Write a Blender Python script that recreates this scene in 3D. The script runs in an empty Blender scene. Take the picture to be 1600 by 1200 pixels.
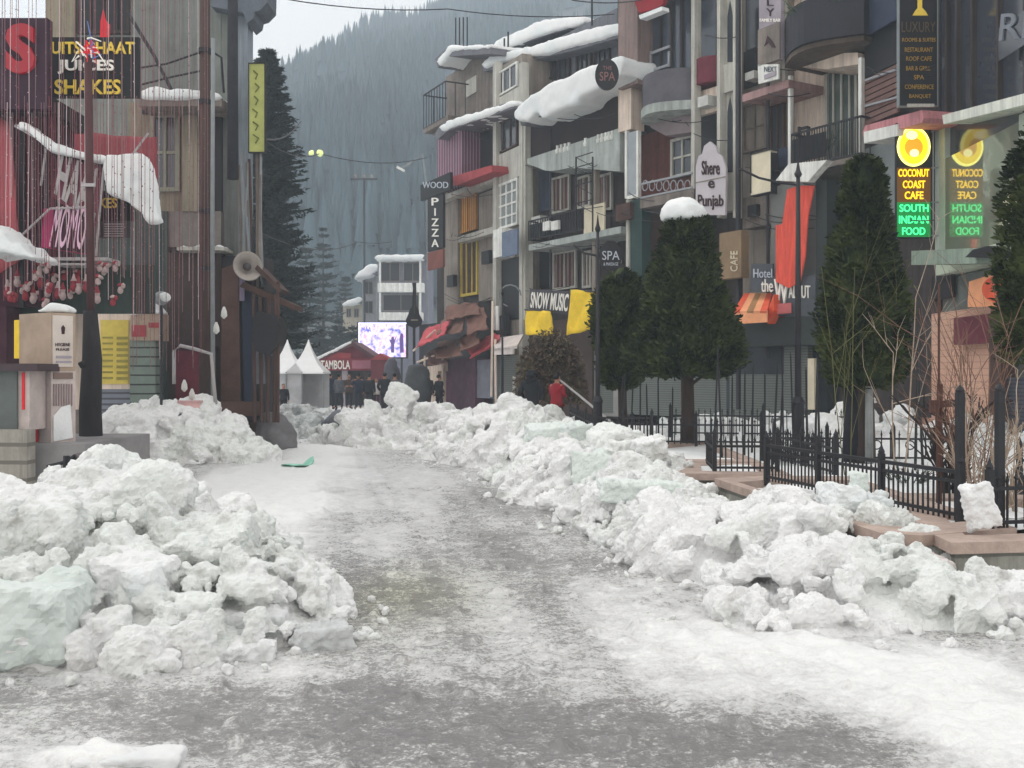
import bpy, bmesh, math, random
from mathutils import Vector, Matrix, noise
R = math.radians
random.seed(7)
sc = bpy.context.scene
col = sc.collection

# ---------------------------------------------------------------- camera
EYE = 1.8; F = 1600.0; CX = 800.0; HY = 585.0
cam = bpy.data.cameras.new("camera"); cam.lens = 36; cam.sensor_width = 36
cam.shift_y = -15 / 1600.0
cam.clip_start = 0.1; cam.clip_end = 3000
cam_o = bpy.data.objects.new("camera", cam); col.objects.link(cam_o)
cam_o.location = (0, 0, EYE); cam_o.rotation_euler = (R(90), 0, 0)
sc.camera = cam_o
# ---------------------------------------------------------------- sky, sun, exposure
w = bpy.data.worlds.new("World"); sc.world = w; w.use_nodes = True
nt = w.node_tree; bg = nt.nodes["Background"]
sky = nt.nodes.new("ShaderNodeTexSky"); sky.sky_type = 'NISHITA'; sky.sun_disc = False
SUN_EL, SUN_ROT = 52, -35
sky.sun_elevation = R(SUN_EL); sky.sun_rotation = R(SUN_ROT); sky.air_density = 1.0; sky.dust_density = 4.0
hs = nt.nodes.new("ShaderNodeHueSaturation"); hs.inputs["Saturation"].default_value = 0.25
mx = nt.nodes.new("ShaderNodeMix"); mx.data_type = 'RGBA'; mx.inputs[0].default_value = 0.8
nt.links.new(sky.outputs[0], hs.inputs["Color"]); nt.links.new(hs.outputs[0], mx.inputs[6])
mx.inputs[7].default_value = (11.2, 10.6, 9.95, 1)          # a closed layer of pale cloud over the clear sky
nt.links.new(mx.outputs[2], bg.inputs[0]); bg.inputs[1].default_value = 0.12
sun = bpy.data.lights.new("sun", 'SUN'); sun.energy = 0.9; sun.angle = R(25); sun.color = (1, .97, .93)
sun_o = bpy.data.objects.new("sun", sun); col.objects.link(sun_o)
sun_o.rotation_euler = (R(90 - SUN_EL), 0, R(180 - SUN_ROT)); sun_o.location = (0, 0, 60)
sc.view_settings.view_transform = 'Standard'; sc.view_settings.look = 'None'
sc.view_settings.exposure = 0.42; sc.view_settings.gamma = 1.0
sc.cycles.max_bounces = 6; sc.cycles.volume_bounces = 1; sc.cycles.transparent_max_bounces = 6

# ---------------------------------------------------------------- maths helpers
def P(px, py, Y):                       # a point at depth Y seen at a given place of the photograph
    return Vector(((px - CX) / F * Y, Y, EYE - (py - HY) / F * Y))
def G(px, py, z=0.0):                   # a point at height z
    Y = (EYE - z) * F / (py - HY)
    return Vector(((px - CX) / F * Y, Y, z))
class Pl:                               # a vertical facade plane
    def __init__(s, px0, Y0, px1, Y1):
        A = P(px0, HY, Y0); B = P(px1, HY, Y1)
        s.o = A; s.u = (B - A).normalized(); s.n = Vector((s.u.y, -s.u.x, 0))
    def at(s, px, py, out=0.0):
        d = Vector(((px - CX) / F, 1, -(py - HY) / F)); c = Vector((0, 0, EYE))
        t = (s.o + s.n * out - c).dot(s.n) / d.dot(s.n)
        return c + d * t
def FR(Y): return Pl(700, Y, 900, Y)

# ---------------------------------------------------------------- materials
def lin(v):
    v /= 255.0
    return v / 12.92 if v <= 0.04045 else ((v + 0.055) / 1.055) ** 2.4
MATS = {}
def M(key, rgb=None, rough=0.8, var=0.25, scale=1.5, bump=0.15, k=1.25, metal=0.0, emit=0.0, stretch=(1, 1, 1), stripes=None, spec=0.3):
    if key in MATS: return MATS[key]
    m = bpy.data.materials.new(key); m.use_nodes = True; t = m.node_tree; b = t.nodes["Principled BSDF"]
    c = [min(0.9, lin(v) * k) for v in rgb]
    b.inputs["Roughness"].default_value = rough; b.inputs["Metallic"].default_value = metal
    b.inputs["Specular IOR Level"].default_value = spec
    tc = t.nodes.new("ShaderNodeTexCoord"); mp = t.nodes.new("ShaderNodeMapping")
    mp.inputs["Scale"].default_value = stretch
    t.links.new(tc.outputs["Object"], mp.inputs[0])
    n1 = t.nodes.new("ShaderNodeTexNoise"); n1.inputs["Scale"].default_value = scale; n1.inputs["Detail"].default_value = 8; n1.inputs["Roughness"].default_value = 0.68
    t.links.new(mp.outputs[0], n1.inputs[0])
    mr = t.nodes.new("ShaderNodeMapRange"); mr.inputs[1].default_value = 0.3; mr.inputs[2].default_value = 0.7
    mr.inputs[3].default_value = 1 - var; mr.inputs[4].default_value = 1 + var * 0.8
    t.links.new(n1.outputs[0], mr.inputs[0])
    mul = t.nodes.new("ShaderNodeVectorMath"); mul.operation = 'SCALE'; mul.inputs[0].default_value = c
    t.links.new(mr.outputs[0], mul.inputs["Scale"])
    outc = mul.outputs[0]
    if any(q in key for q in ('plaster', 'slab', 'concrete', 'brick', 'wall', 'paint', 'canopy')):      # rain streaks
        mp2 = t.nodes.new("ShaderNodeMapping"); mp2.inputs["Scale"].default_value = (3.2, 3.2, .22); t.links.new(tc.outputs["Object"], mp2.inputs[0])
        n4 = t.nodes.new("ShaderNodeTexNoise"); n4.inputs["Scale"].default_value = 1.3; n4.inputs["Detail"].default_value = 7; n4.inputs["Roughness"].default_value = .75; t.links.new(mp2.outputs[0], n4.inputs[0])
        m4 = t.nodes.new("ShaderNodeMapRange"); m4.inputs[1].default_value = .42; m4.inputs[2].default_value = .68; m4.inputs[3].default_value = 1.08; m4.inputs[4].default_value = .62; t.links.new(n4.outputs[0], m4.inputs[0])
        s4 = t.nodes.new("ShaderNodeVectorMath"); s4.operation = 'SCALE'; t.links.new(outc, s4.inputs[0]); t.links.new(m4.outputs[0], s4.inputs["Scale"]); outc = s4.outputs[0]
    if stripes:                          # a second colour in bands: (rgb, scale, axis)
        wv = t.nodes.new("ShaderNodeTexWave"); wv.bands_direction = stripes[2]; wv.inputs["Scale"].default_value = stripes[1]
        wv.inputs["Distortion"].default_value = 0.4
        t.links.new(tc.outputs["Object"], wv.inputs[0])
        st = t.nodes.new("ShaderNodeMath"); st.operation = 'GREATER_THAN'; st.inputs[1].default_value = stripes[3] if len(stripes) > 3 else 0.5
        t.links.new(wv.outputs[1], st.inputs[0])
        mm = t.nodes.new("ShaderNodeMix"); mm.data_type = 'RGBA'
        t.links.new(st.outputs[0], mm.inputs[0]); t.links.new(outc, mm.inputs[6])
        mm.inputs[7].default_value = [min(.9, lin(v) * k) for v in stripes[0]] + [1]
        outc = mm.outputs[2]
    t.links.new(outc, b.inputs["Base Color"])
    if bump:
        bp = t.nodes.new("ShaderNodeBump"); bp.inputs["Strength"].default_value = bump; bp.inputs["Distance"].default_value = 0.03
        n2 = t.nodes.new("ShaderNodeTexNoise"); n2.inputs["Scale"].default_value = scale * 9; n2.inputs["Detail"].default_value = 4
        t.links.new(mp.outputs[0], n2.inputs[0]); t.links.new(n2.outputs[0], bp.inputs["Height"])
        t.links.new(bp.outputs[0], b.inputs["Normal"])
    if emit:
        b.inputs["Emission Color"].default_value = c + [1]; b.inputs["Emission Strength"].default_value = emit
    MATS[key] = m
    return m

def snow_mat(key, rgb=(236, 238, 236), dirt=(120, 118, 108), amt=0.5, rough=0.75):
    m = bpy.data.materials.new(key); m.use_nodes = True; t = m.node_tree; b = t.nodes["Principled BSDF"]
    b.inputs["Roughness"].default_value = rough; b.inputs["Specular IOR Level"].default_value = 0.25
    tc = t.nodes.new("ShaderNodeTexCoord")
    def nz(s, d=6, r=.6):
        n = t.nodes.new("ShaderNodeTexNoise"); n.inputs["Scale"].default_value = s; n.inputs["Detail"].default_value = d
        n.inputs["Roughness"].default_value = r; t.links.new(tc.outputs["Object"], n.inputs[0]); return n
    a = nz(1.1); c2 = nz(7, 5); tint = nz(.8, 2)
    def rng(src, lo, hi, o0, o1):
        r = t.nodes.new("ShaderNodeMapRange"); r.inputs[1].default_value = lo; r.inputs[2].default_value = hi
        r.inputs[3].default_value = o0; r.inputs[4].default_value = o1; t.links.new(src, r.inputs[0]); return r.outputs[0]
    ra = rng(a.outputs[0], .48, .75, 0, 1); rb = rng(c2.outputs[0], .45, .72, 0, 1)
    mu = t.nodes.new("ShaderNodeMath"); mu.operation = 'MULTIPLY'; t.links.new(ra, mu.inputs[0]); t.links.new(rb, mu.inputs[1])
    ad = t.nodes.new("ShaderNodeMath"); ad.operation = 'MULTIPLY_ADD'; ad.use_clamp = True
    t.links.new(mu.outputs[0], ad.inputs[0]); ad.inputs[1].default_value = amt * 1.6; 
    mz = t.nodes.new("ShaderNodeMath"); mz.operation = 'MULTIPLY'; t.links.new(rb, mz.inputs[0]); mz.inputs[1].default_value = amt * .3
    t.links.new(mz.outputs[0], ad.inputs[2])
    m1 = t.nodes.new("ShaderNodeMix"); m1.data_type = 'RGBA'; m1.inputs[6].default_value = [min(.88, lin(v) * 1.06) for v in rgb] + [1]
    m1.inputs[7].default_value = [min(.88, v) for v in (lin(rgb[0] - 8), lin(rgb[1] - 6), lin(rgb[2] - 6))] + [1]
    t.links.new(rng(tint.outputs[0], .45, .6, 0, 1), m1.inputs[0])
    m2 = t.nodes.new("ShaderNodeMix"); m2.data_type = 'RGBA'; t.links.new(ad.outputs[0], m2.inputs[0]); t.links.new(m1.outputs[2], m2.inputs[6])
    m2.inputs[7].default_value = [lin(v) for v in dirt] + [1]
    t.links.new(m2.outputs[2], b.inputs["Base Color"])
    bp = t.nodes.new("ShaderNodeBump"); bp.inputs["Strength"].default_value = .65; bp.inputs["Distance"].default_value = .035
    n3 = nz(26, 10, .82); t.links.new(n3.outputs[0], bp.inputs["Height"]); t.links.new(bp.outputs[0], b.inputs["Normal"])
    MATS[key] = m; return m
SNOW = snow_mat('snow_dirty', (242, 243, 240), (136, 131, 122), amt=.5); SNOWC = snow_mat('snow_clean', (238, 240, 240), (170, 170, 165), .2)
SNOWG = snow_mat('snow_grey', (206, 208, 208), (95, 93, 88), .9); ICEG = snow_mat('ice_green', (224, 231, 227), (150, 155, 145), .25, .4)
SNOWP = snow_mat('snow_pinkish', (228, 220, 215), (140, 125, 118), .6)

# ---------------------------------------------------------------- mesh builder
class MB:
    def __init__(s): s.v = []; s.f = []
    def add(s, vs, fs):
        o = len(s.v); s.v += [Vector(v) for v in vs]; s.f += [tuple(i + o for i in f) for f in fs]; return s
    def prism(s, pts, back):
        n = len(pts); pts = [Vector(p) for p in pts]
        return s.add(pts + [p + back for p in pts], [tuple(range(n)), tuple(range(2 * n - 1, n - 1, -1))] + [(i, i + n, (i + 1) % n + n, (i + 1) % n) for i in range(n)])
    def poly(s, pl, pts, out=0.0, th=0.1): return s.prism([pl.at(x, y, out) for x, y in pts], pl.n * -th)
    def rect(s, pl, x0, y0, x1, y1, out=0.0, th=0.1):
        a = pl.at(x0, HY, out); b = pl.at(x1, HY, out); m = (x0 + x1) / 2
        z1 = pl.at(m, y0, out).z; z0 = pl.at(m, y1, out).z
        return s.prism([Vector((a.x, a.y, z0)), Vector((b.x, b.y, z0)), Vector((b.x, b.y, z1)), Vector((a.x, a.y, z1))], pl.n * -th)
    def box(s, c, d, rz=0.0, tilt=None):
        c = Vector(c); m = Matrix.Rotation(rz, 3, 'Z')
        if tilt: m = m @ Matrix.Rotation(tilt[0], 3, 'X') @ Matrix.Rotation(tilt[1], 3, 'Y')
        vs = [c + m @ Vector((x * d[0] / 2, y * d[1] / 2, z * d[2] / 2)) for x in (-1, 1) for y in (-1, 1) for z in (-1, 1)]
        return s.add(vs, [(0, 1, 3, 2), (4, 6, 7, 5), (0, 4, 5, 1), (2, 3, 7, 6), (0, 2, 6, 4), (1, 5, 7, 3)])
    def tube(s, pts, r, n=6, r2=None):
        pts = [Vector(p) for p in pts]; vs = []; L = len(pts)
        for i, p in enumerate(pts):
            d = (pts[min(i + 1, L - 1)] - pts[max(i - 1, 0)]).normalized()
            a = d.cross(Vector((0, 0, 1))) if abs(d.z) < .95 else d.cross(Vector((1, 0, 0)))
            a.normalize(); b = d.cross(a); rr = r if r2 is None else r + (r2 - r) * i / (L - 1)
            if isinstance(r, (list, tuple)): rr = r[i]
            vs += [p + (a * math.cos(2 * math.pi * k / n) + b * math.sin(2 * math.pi * k / n)) * rr for k in range(n)]
        fs = [(i * n + k, i * n + (k + 1) % n, (i + 1) * n + (k + 1) % n, (i + 1) * n + k) for i in range(L - 1) for k in range(n)]
        fs += [tuple(range(n - 1, -1, -1)), tuple((L - 1) * n + k for k in range(n))]
        return s.add(vs, fs)
    def lathe(s, c, prof, n=16, axis='Z'):
        c = Vector(c); vs = []
        for r, z in prof:
            for k in range(n):
                a = 2 * math.pi * k / n; q = (r * math.cos(a), r * math.sin(a), z)
                if axis == 'Y': q = (q[0], q[2], q[1])
                vs.append(c + Vector(q))
        L = len(prof)
        fs = [(i * n + k, i * n + (k + 1) % n, (i + 1) * n + (k + 1) % n, (i + 1) * n + k) for i in range(L - 1) for k in range(n)]
        fs += [tuple(range(n - 1, -1, -1)), tuple((L - 1) * n + k for k in range(n))]
        return s.add(vs, fs)
    def chunk(s, c, d, rnd, cuts=7, lv=2, lo=.5):
        vs, fs = ICO[lv]; q = Matrix.Rotation(rnd.uniform(0, 6.28), 3, Vector((rnd.uniform(-1, 1), rnd.uniform(-1, 1), rnd.uniform(-1, 1))).normalized())
        pl = []
        for _ in range(cuts):
            n = Vector((rnd.gauss(0, 1), rnd.gauss(0, 1), rnd.gauss(0, 1))).normalized(); pl.append((n, rnd.uniform(lo, .85)))
        o = []
        for v in vs:
            p = v.copy()
            for n, h in pl:
                e = p.dot(n) - h
                if e > 0: p -= n * e
            p = q @ Vector((p.x * d[0], p.y * d[1], p.z * d[2])); o.append(Vector(c) + p)
        return s.add(o, fs)
    def build(s, name, mat, parent=None, smooth=False, loc=None):
        L = Vector(loc) if loc is not None else (parent_loc(parent) if parent else Vector((0, 0, 0)))
        me = bpy.data.meshes.new(name); me.from_pydata([v - L for v in s.v], [], s.f); me.validate()
        bm = bmesh.new(); bm.from_mesh(me); bmesh.ops.recalc_face_normals(bm, faces=bm.faces) if len(bm.faces) < 60000 else None; bm.to_mesh(me); bm.free()
        if smooth: me.polygons.foreach_set('use_smooth', [True] * len(me.polygons))
        o = bpy.data.objects.new(name, me); col.objects.link(o)
        if mat: me.materials.append(mat)
        if parent: o.parent = parent
        else: o.location = L
        return o
def parent_loc(p):
    while p.parent: p = p.parent
    return Vector(p.location)
ICO = {}
for lv in (1, 2, 3):
    bm = bmesh.new(); bmesh.ops.create_icosphere(bm, subdivisions=lv, radius=1)
    bm.verts.ensure_lookup_table(); ICO[lv] = ([v.co.copy() for v in bm.verts], [tuple(v.index for v in f.verts) for f in bm.faces]); bm.free()

def tag(o, label=None, cat=None, group=None, kind=None):
    if label: o["label"] = label
    if cat: o["category"] = cat
    if group: o["group"] = group
    if kind: o["kind"] = kind
    return o
def thing(name, label, cat, loc, group=None):
    o = bpy.data.objects.new(name, None); col.objects.link(o); o.location = loc; o.empty_display_size = .2
    return tag(o, label, cat, group)
def structure(o): o["kind"] = "structure"; return o
def copy_tree(o, parent=None):
    c = o.copy(); col.objects.link(c); c.parent = parent
    for ch in list(o.children): copy_tree(ch, c)
    return c
def soften(mb, voxel, sm=2, nz=0.0, nscale=8.0, iters=1.0):
    """merge closed pieces into one skin, relax it and roughen it"""
    me = bpy.data.meshes.new("tmp"); me.from_pydata([tuple(v) for v in mb.v], [], mb.f)
    bm = bmesh.new(); bm.from_mesh(me); bmesh.ops.recalc_face_normals(bm, faces=bm.faces); bm.to_mesh(me); bm.free()
    o = bpy.data.objects.new("tmp", me); col.objects.link(o)
    r = o.modifiers.new("r", 'REMESH'); r.mode = 'VOXEL'; r.voxel_size = voxel
    if sm:
        q = o.modifiers.new("s", 'SMOOTH'); q.iterations = sm; q.factor = .5
    dg = bpy.context.evaluated_depsgraph_get(); m2 = bpy.data.meshes.new_from_object(o.evaluated_get(dg))
    bpy.data.objects.remove(o); bpy.data.meshes.remove(me)
    out = MB()
    ns = [v.normal.copy() for v in m2.vertices]
    for v, n in zip(m2.vertices, ns):
        p = v.co.copy()
        if nz:
            a = noise.noise(p * nscale) + .5 * noise.noise(p * nscale * 2.3) + .35 * abs(noise.noise(p * nscale * 5))
            p = p + n * a * nz
        out.v.append(p)
    out.f = [tuple(f.vertices) for f in m2.polygons]; bpy.data.meshes.remove(m2)
    return out
def snowcap(mb, name, label, voxel=.08, nz=.06, mat=None, group=None, sm=3, ns=2.5):
    c = sum(mb.v, Vector()) / len(mb.v)
    o = soften(mb, voxel, sm, nz, ns).build(name, mat or SNOWC, None, True, loc=c)
    return tag(o, label, 'snow', group)

# ---------------------------------------------------------------- writing
def text(s, pl, quad, mat, parent, out=0.0, th=.02, name='lettering', bold=.0, mirror=False):
    """lettering laid into a quad (TL, TR, BR, BL) given on a plane"""
    cu = bpy.data.curves.new("t", 'FONT'); cu.body = s; cu.offset = bold; cu.extrude = .0; cu.resolution_u = 3
    o = bpy.data.objects.new("t", cu); col.objects.link(o)
    dg = bpy.context.evaluated_depsgraph_get(); me = bpy.data.meshes.new_from_object(o.evaluated_get(dg))
    bpy.data.objects.remove(o)
    xs = [v.co.x for v in me.vertices]; ys = [v.co.y for v in me.vertices]
    x0, x1, y0, y1 = min(xs), max(xs), min(ys), max(ys)
    q = [pl.at(a, b, out) for a, b in quad]
    m = MB(); n = len(me.vertices)
    for v in me.vertices:
        a = (v.co.x - x0) / (x1 - x0); b = (v.co.y - y0) / max(1e-6, y1 - y0)
        m.v.append(q[3].lerp(q[2], a).lerp(q[0].lerp(q[1], a), b))
    top = [tuple(f.vertices) for f in me.polygons]
    ed = {}
    for f in top:
        for i in range(len(f)):
            e = (f[i], f[(i + 1) % len(f)]); ed[e] = 1
    m.v += [v - pl.n * th for v in m.v]
    m.f = top + [tuple(reversed([i + n for i in f])) for f in top] + [(b, a, a + n, b + n) for (a, b) in ed if (b, a) not in ed]
    return m.build(name, mat, parent)
def cloth(pl, quad, outs, mat, par, name='cloth', amp=.12, n=10, seed=0, sag=.15):
    """a sagging sheet between four points of a facade"""
    q = [pl.at(x, y, o) for (x, y), o in zip(quad, outs)]; m = MB(); k = n + 1; off = Vector((seed * 3.3, 0, 0))
    for j in range(k):
        for i in range(k):
            a, b = i / n, j / n; p = q[0].lerp(q[1], a).lerp(q[3].lerp(q[2], a), b)
            d = noise.noise(p * 1.3 + off) * amp + abs(noise.noise(p * 3.1 + off)) * amp * .6
            m.v.append(p + pl.n * d + Vector((0, 0, -sag * math.sin(math.pi * a) * math.sin(math.pi * b) + noise.noise(p * 2 - off) * amp * .5)))
    m.v += [v - pl.n * .03 - Vector((0, 0, .02)) for v in m.v]; N = k * k
    for j in range(n):
        for i in range(n):
            a = j * k + i; m.f += [(a, a + 1, a + k + 1, a + k), (a + N, a + k + N, a + k + 1 + N, a + 1 + N)]
    for i in range(n): m.f += [(i, i + N, i + 1 + N, i + 1), (n * k + i, n * k + i + 1, n * k + i + 1 + N, n * k + i + N), (i * k, (i + 1) * k, (i + 1) * k + N, i * k + N), (i * k + n, i * k + n + N, (i + 1) * k + n + N, (i + 1) * k + n)]
    return m.build(name, mat, par, True)
def tq(x0, y0, x1, y1, sk=0, dy=0): return [(x0 + sk, y0), (x1 + sk, y0 + dy), (x1, y1 + dy), (x0, y1)]

# ---------------------------------------------------------------- building parts
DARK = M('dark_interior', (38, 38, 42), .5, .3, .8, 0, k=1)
GLASS = M('window_glass', (52, 58, 66), .12, .35, .7, 0.05, spec=.6)
WHITE = M('white_paint', (205, 205, 200), .6, .15, 2, .1)
IRON = M('black_iron', (34, 34, 38), .55, .3, 6, .2)
def window(pl, par, x0, y0, x1, y1, nv=1, nh=0, fm=None, pm=None, out=0.0, fw=.07, name='window'):
    fm = fm or WHITE; pm = pm or GLASS
    a = pl.at(x0, HY, out); b = pl.at(x1, HY, out); W = (b - a).length
    z1 = pl.at((x0 + x1) / 2, y0, out).z; z0 = pl.at((x0 + x1) / 2, y1, out).z
    def blk(m, u0, u1, w0, w1, o, th):
        p = a + pl.u * u0 + pl.n * (o - 0); q = a + pl.u * u1 + pl.n * (o - 0)
        m.prism([Vector((p.x, p.y, w0)), Vector((q.x, q.y, w0)), Vector((q.x, q.y, w1)), Vector((p.x, p.y, w1))], pl.n * -th)
    m = MB()
    blk(m, 0, fw, z0, z1, .09, .1); blk(m, W - fw, W, z0, z1, .09, .1)
    blk(m, fw, W - fw, z1 - fw, z1, .088, .1); blk(m, fw, W - fw, z0, z0 + fw, .088, .1)
    for i in range(nv):
        u = W * (i + 1) / (nv + 1); blk(m, u - fw * .35, u + fw * .35, z0 + fw, z1 - fw, .07, .08)
    for i in range(nh):
        z = z0 + (z1 - z0) * (i + 1) / (nh + 1); blk(m, fw, W - fw, z - fw * .35, z + fw * .35, .065, .07)
    f = m.build(name, fm, par)
    g = MB(); blk(g, fw * .5, W - fw * .5, z0 + fw * .5, z1 - fw * .5, .02, .03); g.build('pane', pm, f)
    return f
def part(name, mat, par, *rects, smooth=False):
    m = MB(); o = None; join = name in ('print', 'grille', 'corner_window_frame', 'trim', 'backrest', 'screen_edge', 'board')
    for r in rects:
        pl = r[0]
        if isinstance(r[1], (list, tuple)): m.poly(*r)
        else: m.rect(*r)
        if not join: o = m.build(name, mat, par, smooth); m = MB()
    return m.build(name, mat, par, smooth) if join else o
def railing(pl, par, x0, y0, x1, y1, out, mat, n=14, name='railing', ret=.9, r=.018):
    a = pl.at(x0, HY, out); b = pl.at(x1, HY, out); z1 = pl.at((x0 + x1) / 2, y0, out).z; z0 = pl.at((x0 + x1) / 2, y1, out).z
    m = MB(); W = (b - a).length
    runs = [(a, pl.u, W, n), (a, -pl.n, ret, 4), (b, -pl.n, ret, 4)]
    for o, d, L, k in runs:
        for z in (z0, z1): m.box(o + d * L / 2 + Vector((0, 0, z - o.z)), (L if True else 0, .05, .05), math.atan2(d.y, d.x))
        for i in range(k + 1):
            p = o + d * (L * i / k); m.tube([Vector((p.x, p.y, z0)), Vector((p.x, p.y, z1))], r, 4)
    return m.build(name, mat, par)
# ================================================================ GROUND
def lerp_tab(t, x):
    if x <= t[0][0]: return t[0][1]
    for (a, b), (c, d) in zip(t, t[1:]):
        if x <= c: return b + (d - b) * (x - a) / (c - a)
    return t[-1][1]
def build_ground():
    m = MB(); S = 0
    m.add([(-480, -70, -.03), (480, -70, -.03), (480, 700, -.03), (-480, 700, -.03)], [(0, 1, 2, 3)])
    structure(m.build('ground', snow_mat('snow_ground', (215, 220, 222), (110, 108, 104), .6)))
build_ground()

def stain(px, py, rx, ry, val, ch=0):
    g = G(px, py); return (g.x, g.y, rx / F * g.y, ry * g.y * g.y / (EYE * F), val, ch)
STAINS = [stain(*a) for a in [
    (760, 1140, 560, 70, -.42), (1250, 1165, 230, 45, -.45), (60, 1090, 300, 26, -.28), (560, 1080, 160, 26, -.25), (330, 1125, 160, 30, -.2),
    (620, 930, 130, 48, -.30, 0), (850, 770, 120, 34, -.26), (790, 835, 120, 22, -.16), (930, 880, 120, 18, -.2), (480, 905, 80, 14, -.15),
    (880, 990, 240, 40, .10), (1440, 1050, 280, 56, .62), (1240, 970, 240, 26, .3), (1560, 1150, 160, 60, .7), (980, 1075, 200, 16, .15),
    (560, 845, 90, 30, .2), (640, 745, 110, 20, .12), (395, 765, 120, 50, .8), (450, 735, 80, 40, .6), (460, 800, 60, 34, .5), (300, 722, 120, 10, -.2), (440, 705, 110, 14, .5),
    (170, 1185, 120, 20, .75), (20, 1180, 120, 20, .1), (300, 1050, 260, 16, .25), (700, 700, 120, 8, -.1), (620, 660, 120, 12, .5), (1150, 1010, 160, 26, .3)]]
def snow_amount(x, y):
    v = .44; ol = 0.0
    for cx, cy, rx, ry, val, ch in STAINS:
        wx = noise.noise(Vector((x * .9, y * .9, 3))) * .35; d = ((x - cx) / rx) ** 2 + ((y - cy) / ry) ** 2
        v += val * math.exp(-d * (1.1 + wx))
    # green-brown wash where water stands
    cx, cy, rx, ry, *_ = STAINS[5]; ol = math.exp(-(((x - cx) / rx) ** 2 + ((y - cy) / ry) ** 2) * 1.2)
    u = x + .1875 * y; v += noise.noise(Vector((u * 1.9, y * .10, 21))) * .24 + noise.noise(Vector((u * 5.5, y * .22, 31))) * .12     # trodden and driven lines along the street
    if y > 34: v += min(.5, (y - 34) * .04)
    v += noise.noise(Vector((x * .6, y * .45, 0))) * .22 + noise.noise(Vector((x * 2.1, y * 1.7, 5))) * .13
    return max(0, min(1, v)), ol
def build_road():
    rows = []; y = 3.3
    while y < 75: rows.append(y); y += max(.016, y * y * .00055)
    NX = 330; m = MB(); cols = []
    for y in rows:
        xl = -.56 * y - 1.2; xr = min(.56 * y + 1.2, 14)
        for i in range(NX):
            x = xl + (xr - xl) * i / (NX - 1); a, ol = snow_amount(x, y)
            p = Vector((x, y, 0))
            h = max(0, noise.noise(p * 3.1) + .2) * .03 * a + (noise.noise(p * 9) * .012 + noise.noise(p * 24) * .010 + abs(noise.noise(p * 47)) * .006) * (.35 + a)
            lumps = noise.noise(p * 6.3 + Vector((7, 0, 0)))
            if lumps > .32: h += (lumps - .32) * .11
            h += max(0, a - .7) * .16
            if y < 30:                                  # wheel and boot tracks
                u_ = x + .1875 * y + .25 * math.sin(y * .5)
                for c_ in (-.4, 1.1, 1.9): h -= .014 * math.exp(-((u_ - c_) / .12) ** 2) * (1 + noise.noise(p * 1.3))
            m.v.append(Vector((x, y, h))); cols.append((a, ol))
    n = len(rows)
    m.f = [(j * NX + i, j * NX + i + 1, (j + 1) * NX + i + 1, (j + 1) * NX + i) for j in range(n - 1) for i in range(NX - 1)]
    o = m.build('road', None, None, True)
    at = o.data.color_attributes.new('wear', 'FLOAT_COLOR', 'POINT')
    at.data.foreach_set('color', [q for a, ol in cols for q in (a, ol, 0, 1)])
    mt = bpy.data.materials.new('slushy_road'); mt.use_nodes = True; t = mt.node_tree; b = t.nodes["Principled BSDF"]
    av = t.nodes.new("ShaderNodeAttribute"); av.attribute_name = 'wear'
    sp = t.nodes.new("ShaderNodeSeparateColor"); t.links.new(av.outputs["Color"], sp.inputs[0])
    tc = t.nodes.new("ShaderNodeTexCoord")
    def nz(s, d, r=.62):
        q = t.nodes.new("ShaderNodeTexNoise"); q.inputs["Scale"].default_value = s; q.inputs["Detail"].default_value = d; q.inputs["Roughness"].default_value = r
        t.links.new(tc.outputs["Object"], q.inputs[0]); return q.outputs[0]
    def math_(op, a, b2, c=None, cl=False):
        q = t.nodes.new("ShaderNodeMath"); q.operation = op; q.use_clamp = cl
        for i, s_ in enumerate((a, b2, c)):
            if s_ is None: continue
            if isinstance(s_, (int, float)): q.inputs[i].default_value = s_
            else: t.links.new(s_, q.inputs[i])
        return q.outputs[0]
    n1 = nz(5, 9, .72); n2 = nz(22, 6, .7); n3 = nz(60, 4, .6)
    s1 = math_('MULTIPLY_ADD', math_('SUBTRACT', n1, .5), math_('MULTIPLY_ADD', sp.outputs[0], -1.0, 1.75), sp.outputs[0])
    s2 = math_('MULTIPLY_ADD', math_('SUBTRACT', n2, .5), math_('MULTIPLY_ADD', sp.outputs[0], -1.5, 2.0), s1)
    s3 = math_('MULTIPLY_ADD', math_('SUBTRACT', n3, .5), math_('MULTIPLY_ADD', sp.outputs[0], -.9, 1.1), s2, True)
    cr = t.nodes.new("ShaderNodeValToRGB"); e = cr.color_ramp.elements
    e[0].position = 0; e[0].color = (.17, .165, .163, 1); e[1].position = 1; e[1].color = (.77, .77, .76, 1)
    for p_, c_ in ((.22, (.27, .26, .255, 1)), (.42, (.43, .425, .42, 1)), (.7, (.62, .615, .61, 1))):
        q = e.new(p_); q.color = c_
    t.links.new(s3, cr.inputs[0])
    mm = t.nodes.new("ShaderNodeMix"); mm.data_type = 'RGBA'; mm.blend_type = 'MULTIPLY'; mm.inputs[7].default_value = (.86, .87, .68, 1)
    t.links.new(math_('MULTIPLY', sp.outputs[1], .9), mm.inputs[0]); t.links.new(cr.outputs[0], mm.inputs[6])
    t.links.new(mm.outputs[2], b.inputs["Base Color"])
    rr = t.nodes.new("ShaderNodeMapRange"); rr.inputs[3].default_value = .10; rr.inputs[4].default_value = .55
    t.links.new(s3, rr.inputs[0]); t.links.new(rr.outputs[0], b.inputs["Roughness"]); b.inputs["Specular IOR Level"].default_value = .55
    bp = t.nodes.new("ShaderNodeBump"); bp.inputs["Strength"].default_value = .6; bp.inputs["Distance"].default_value = .02
    t.links.new(math_('ADD', n2, math_('MULTIPLY', n3, .5)), bp.inputs["Height"]); t.links.new(bp.outputs[0], b.inputs["Normal"])
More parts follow.
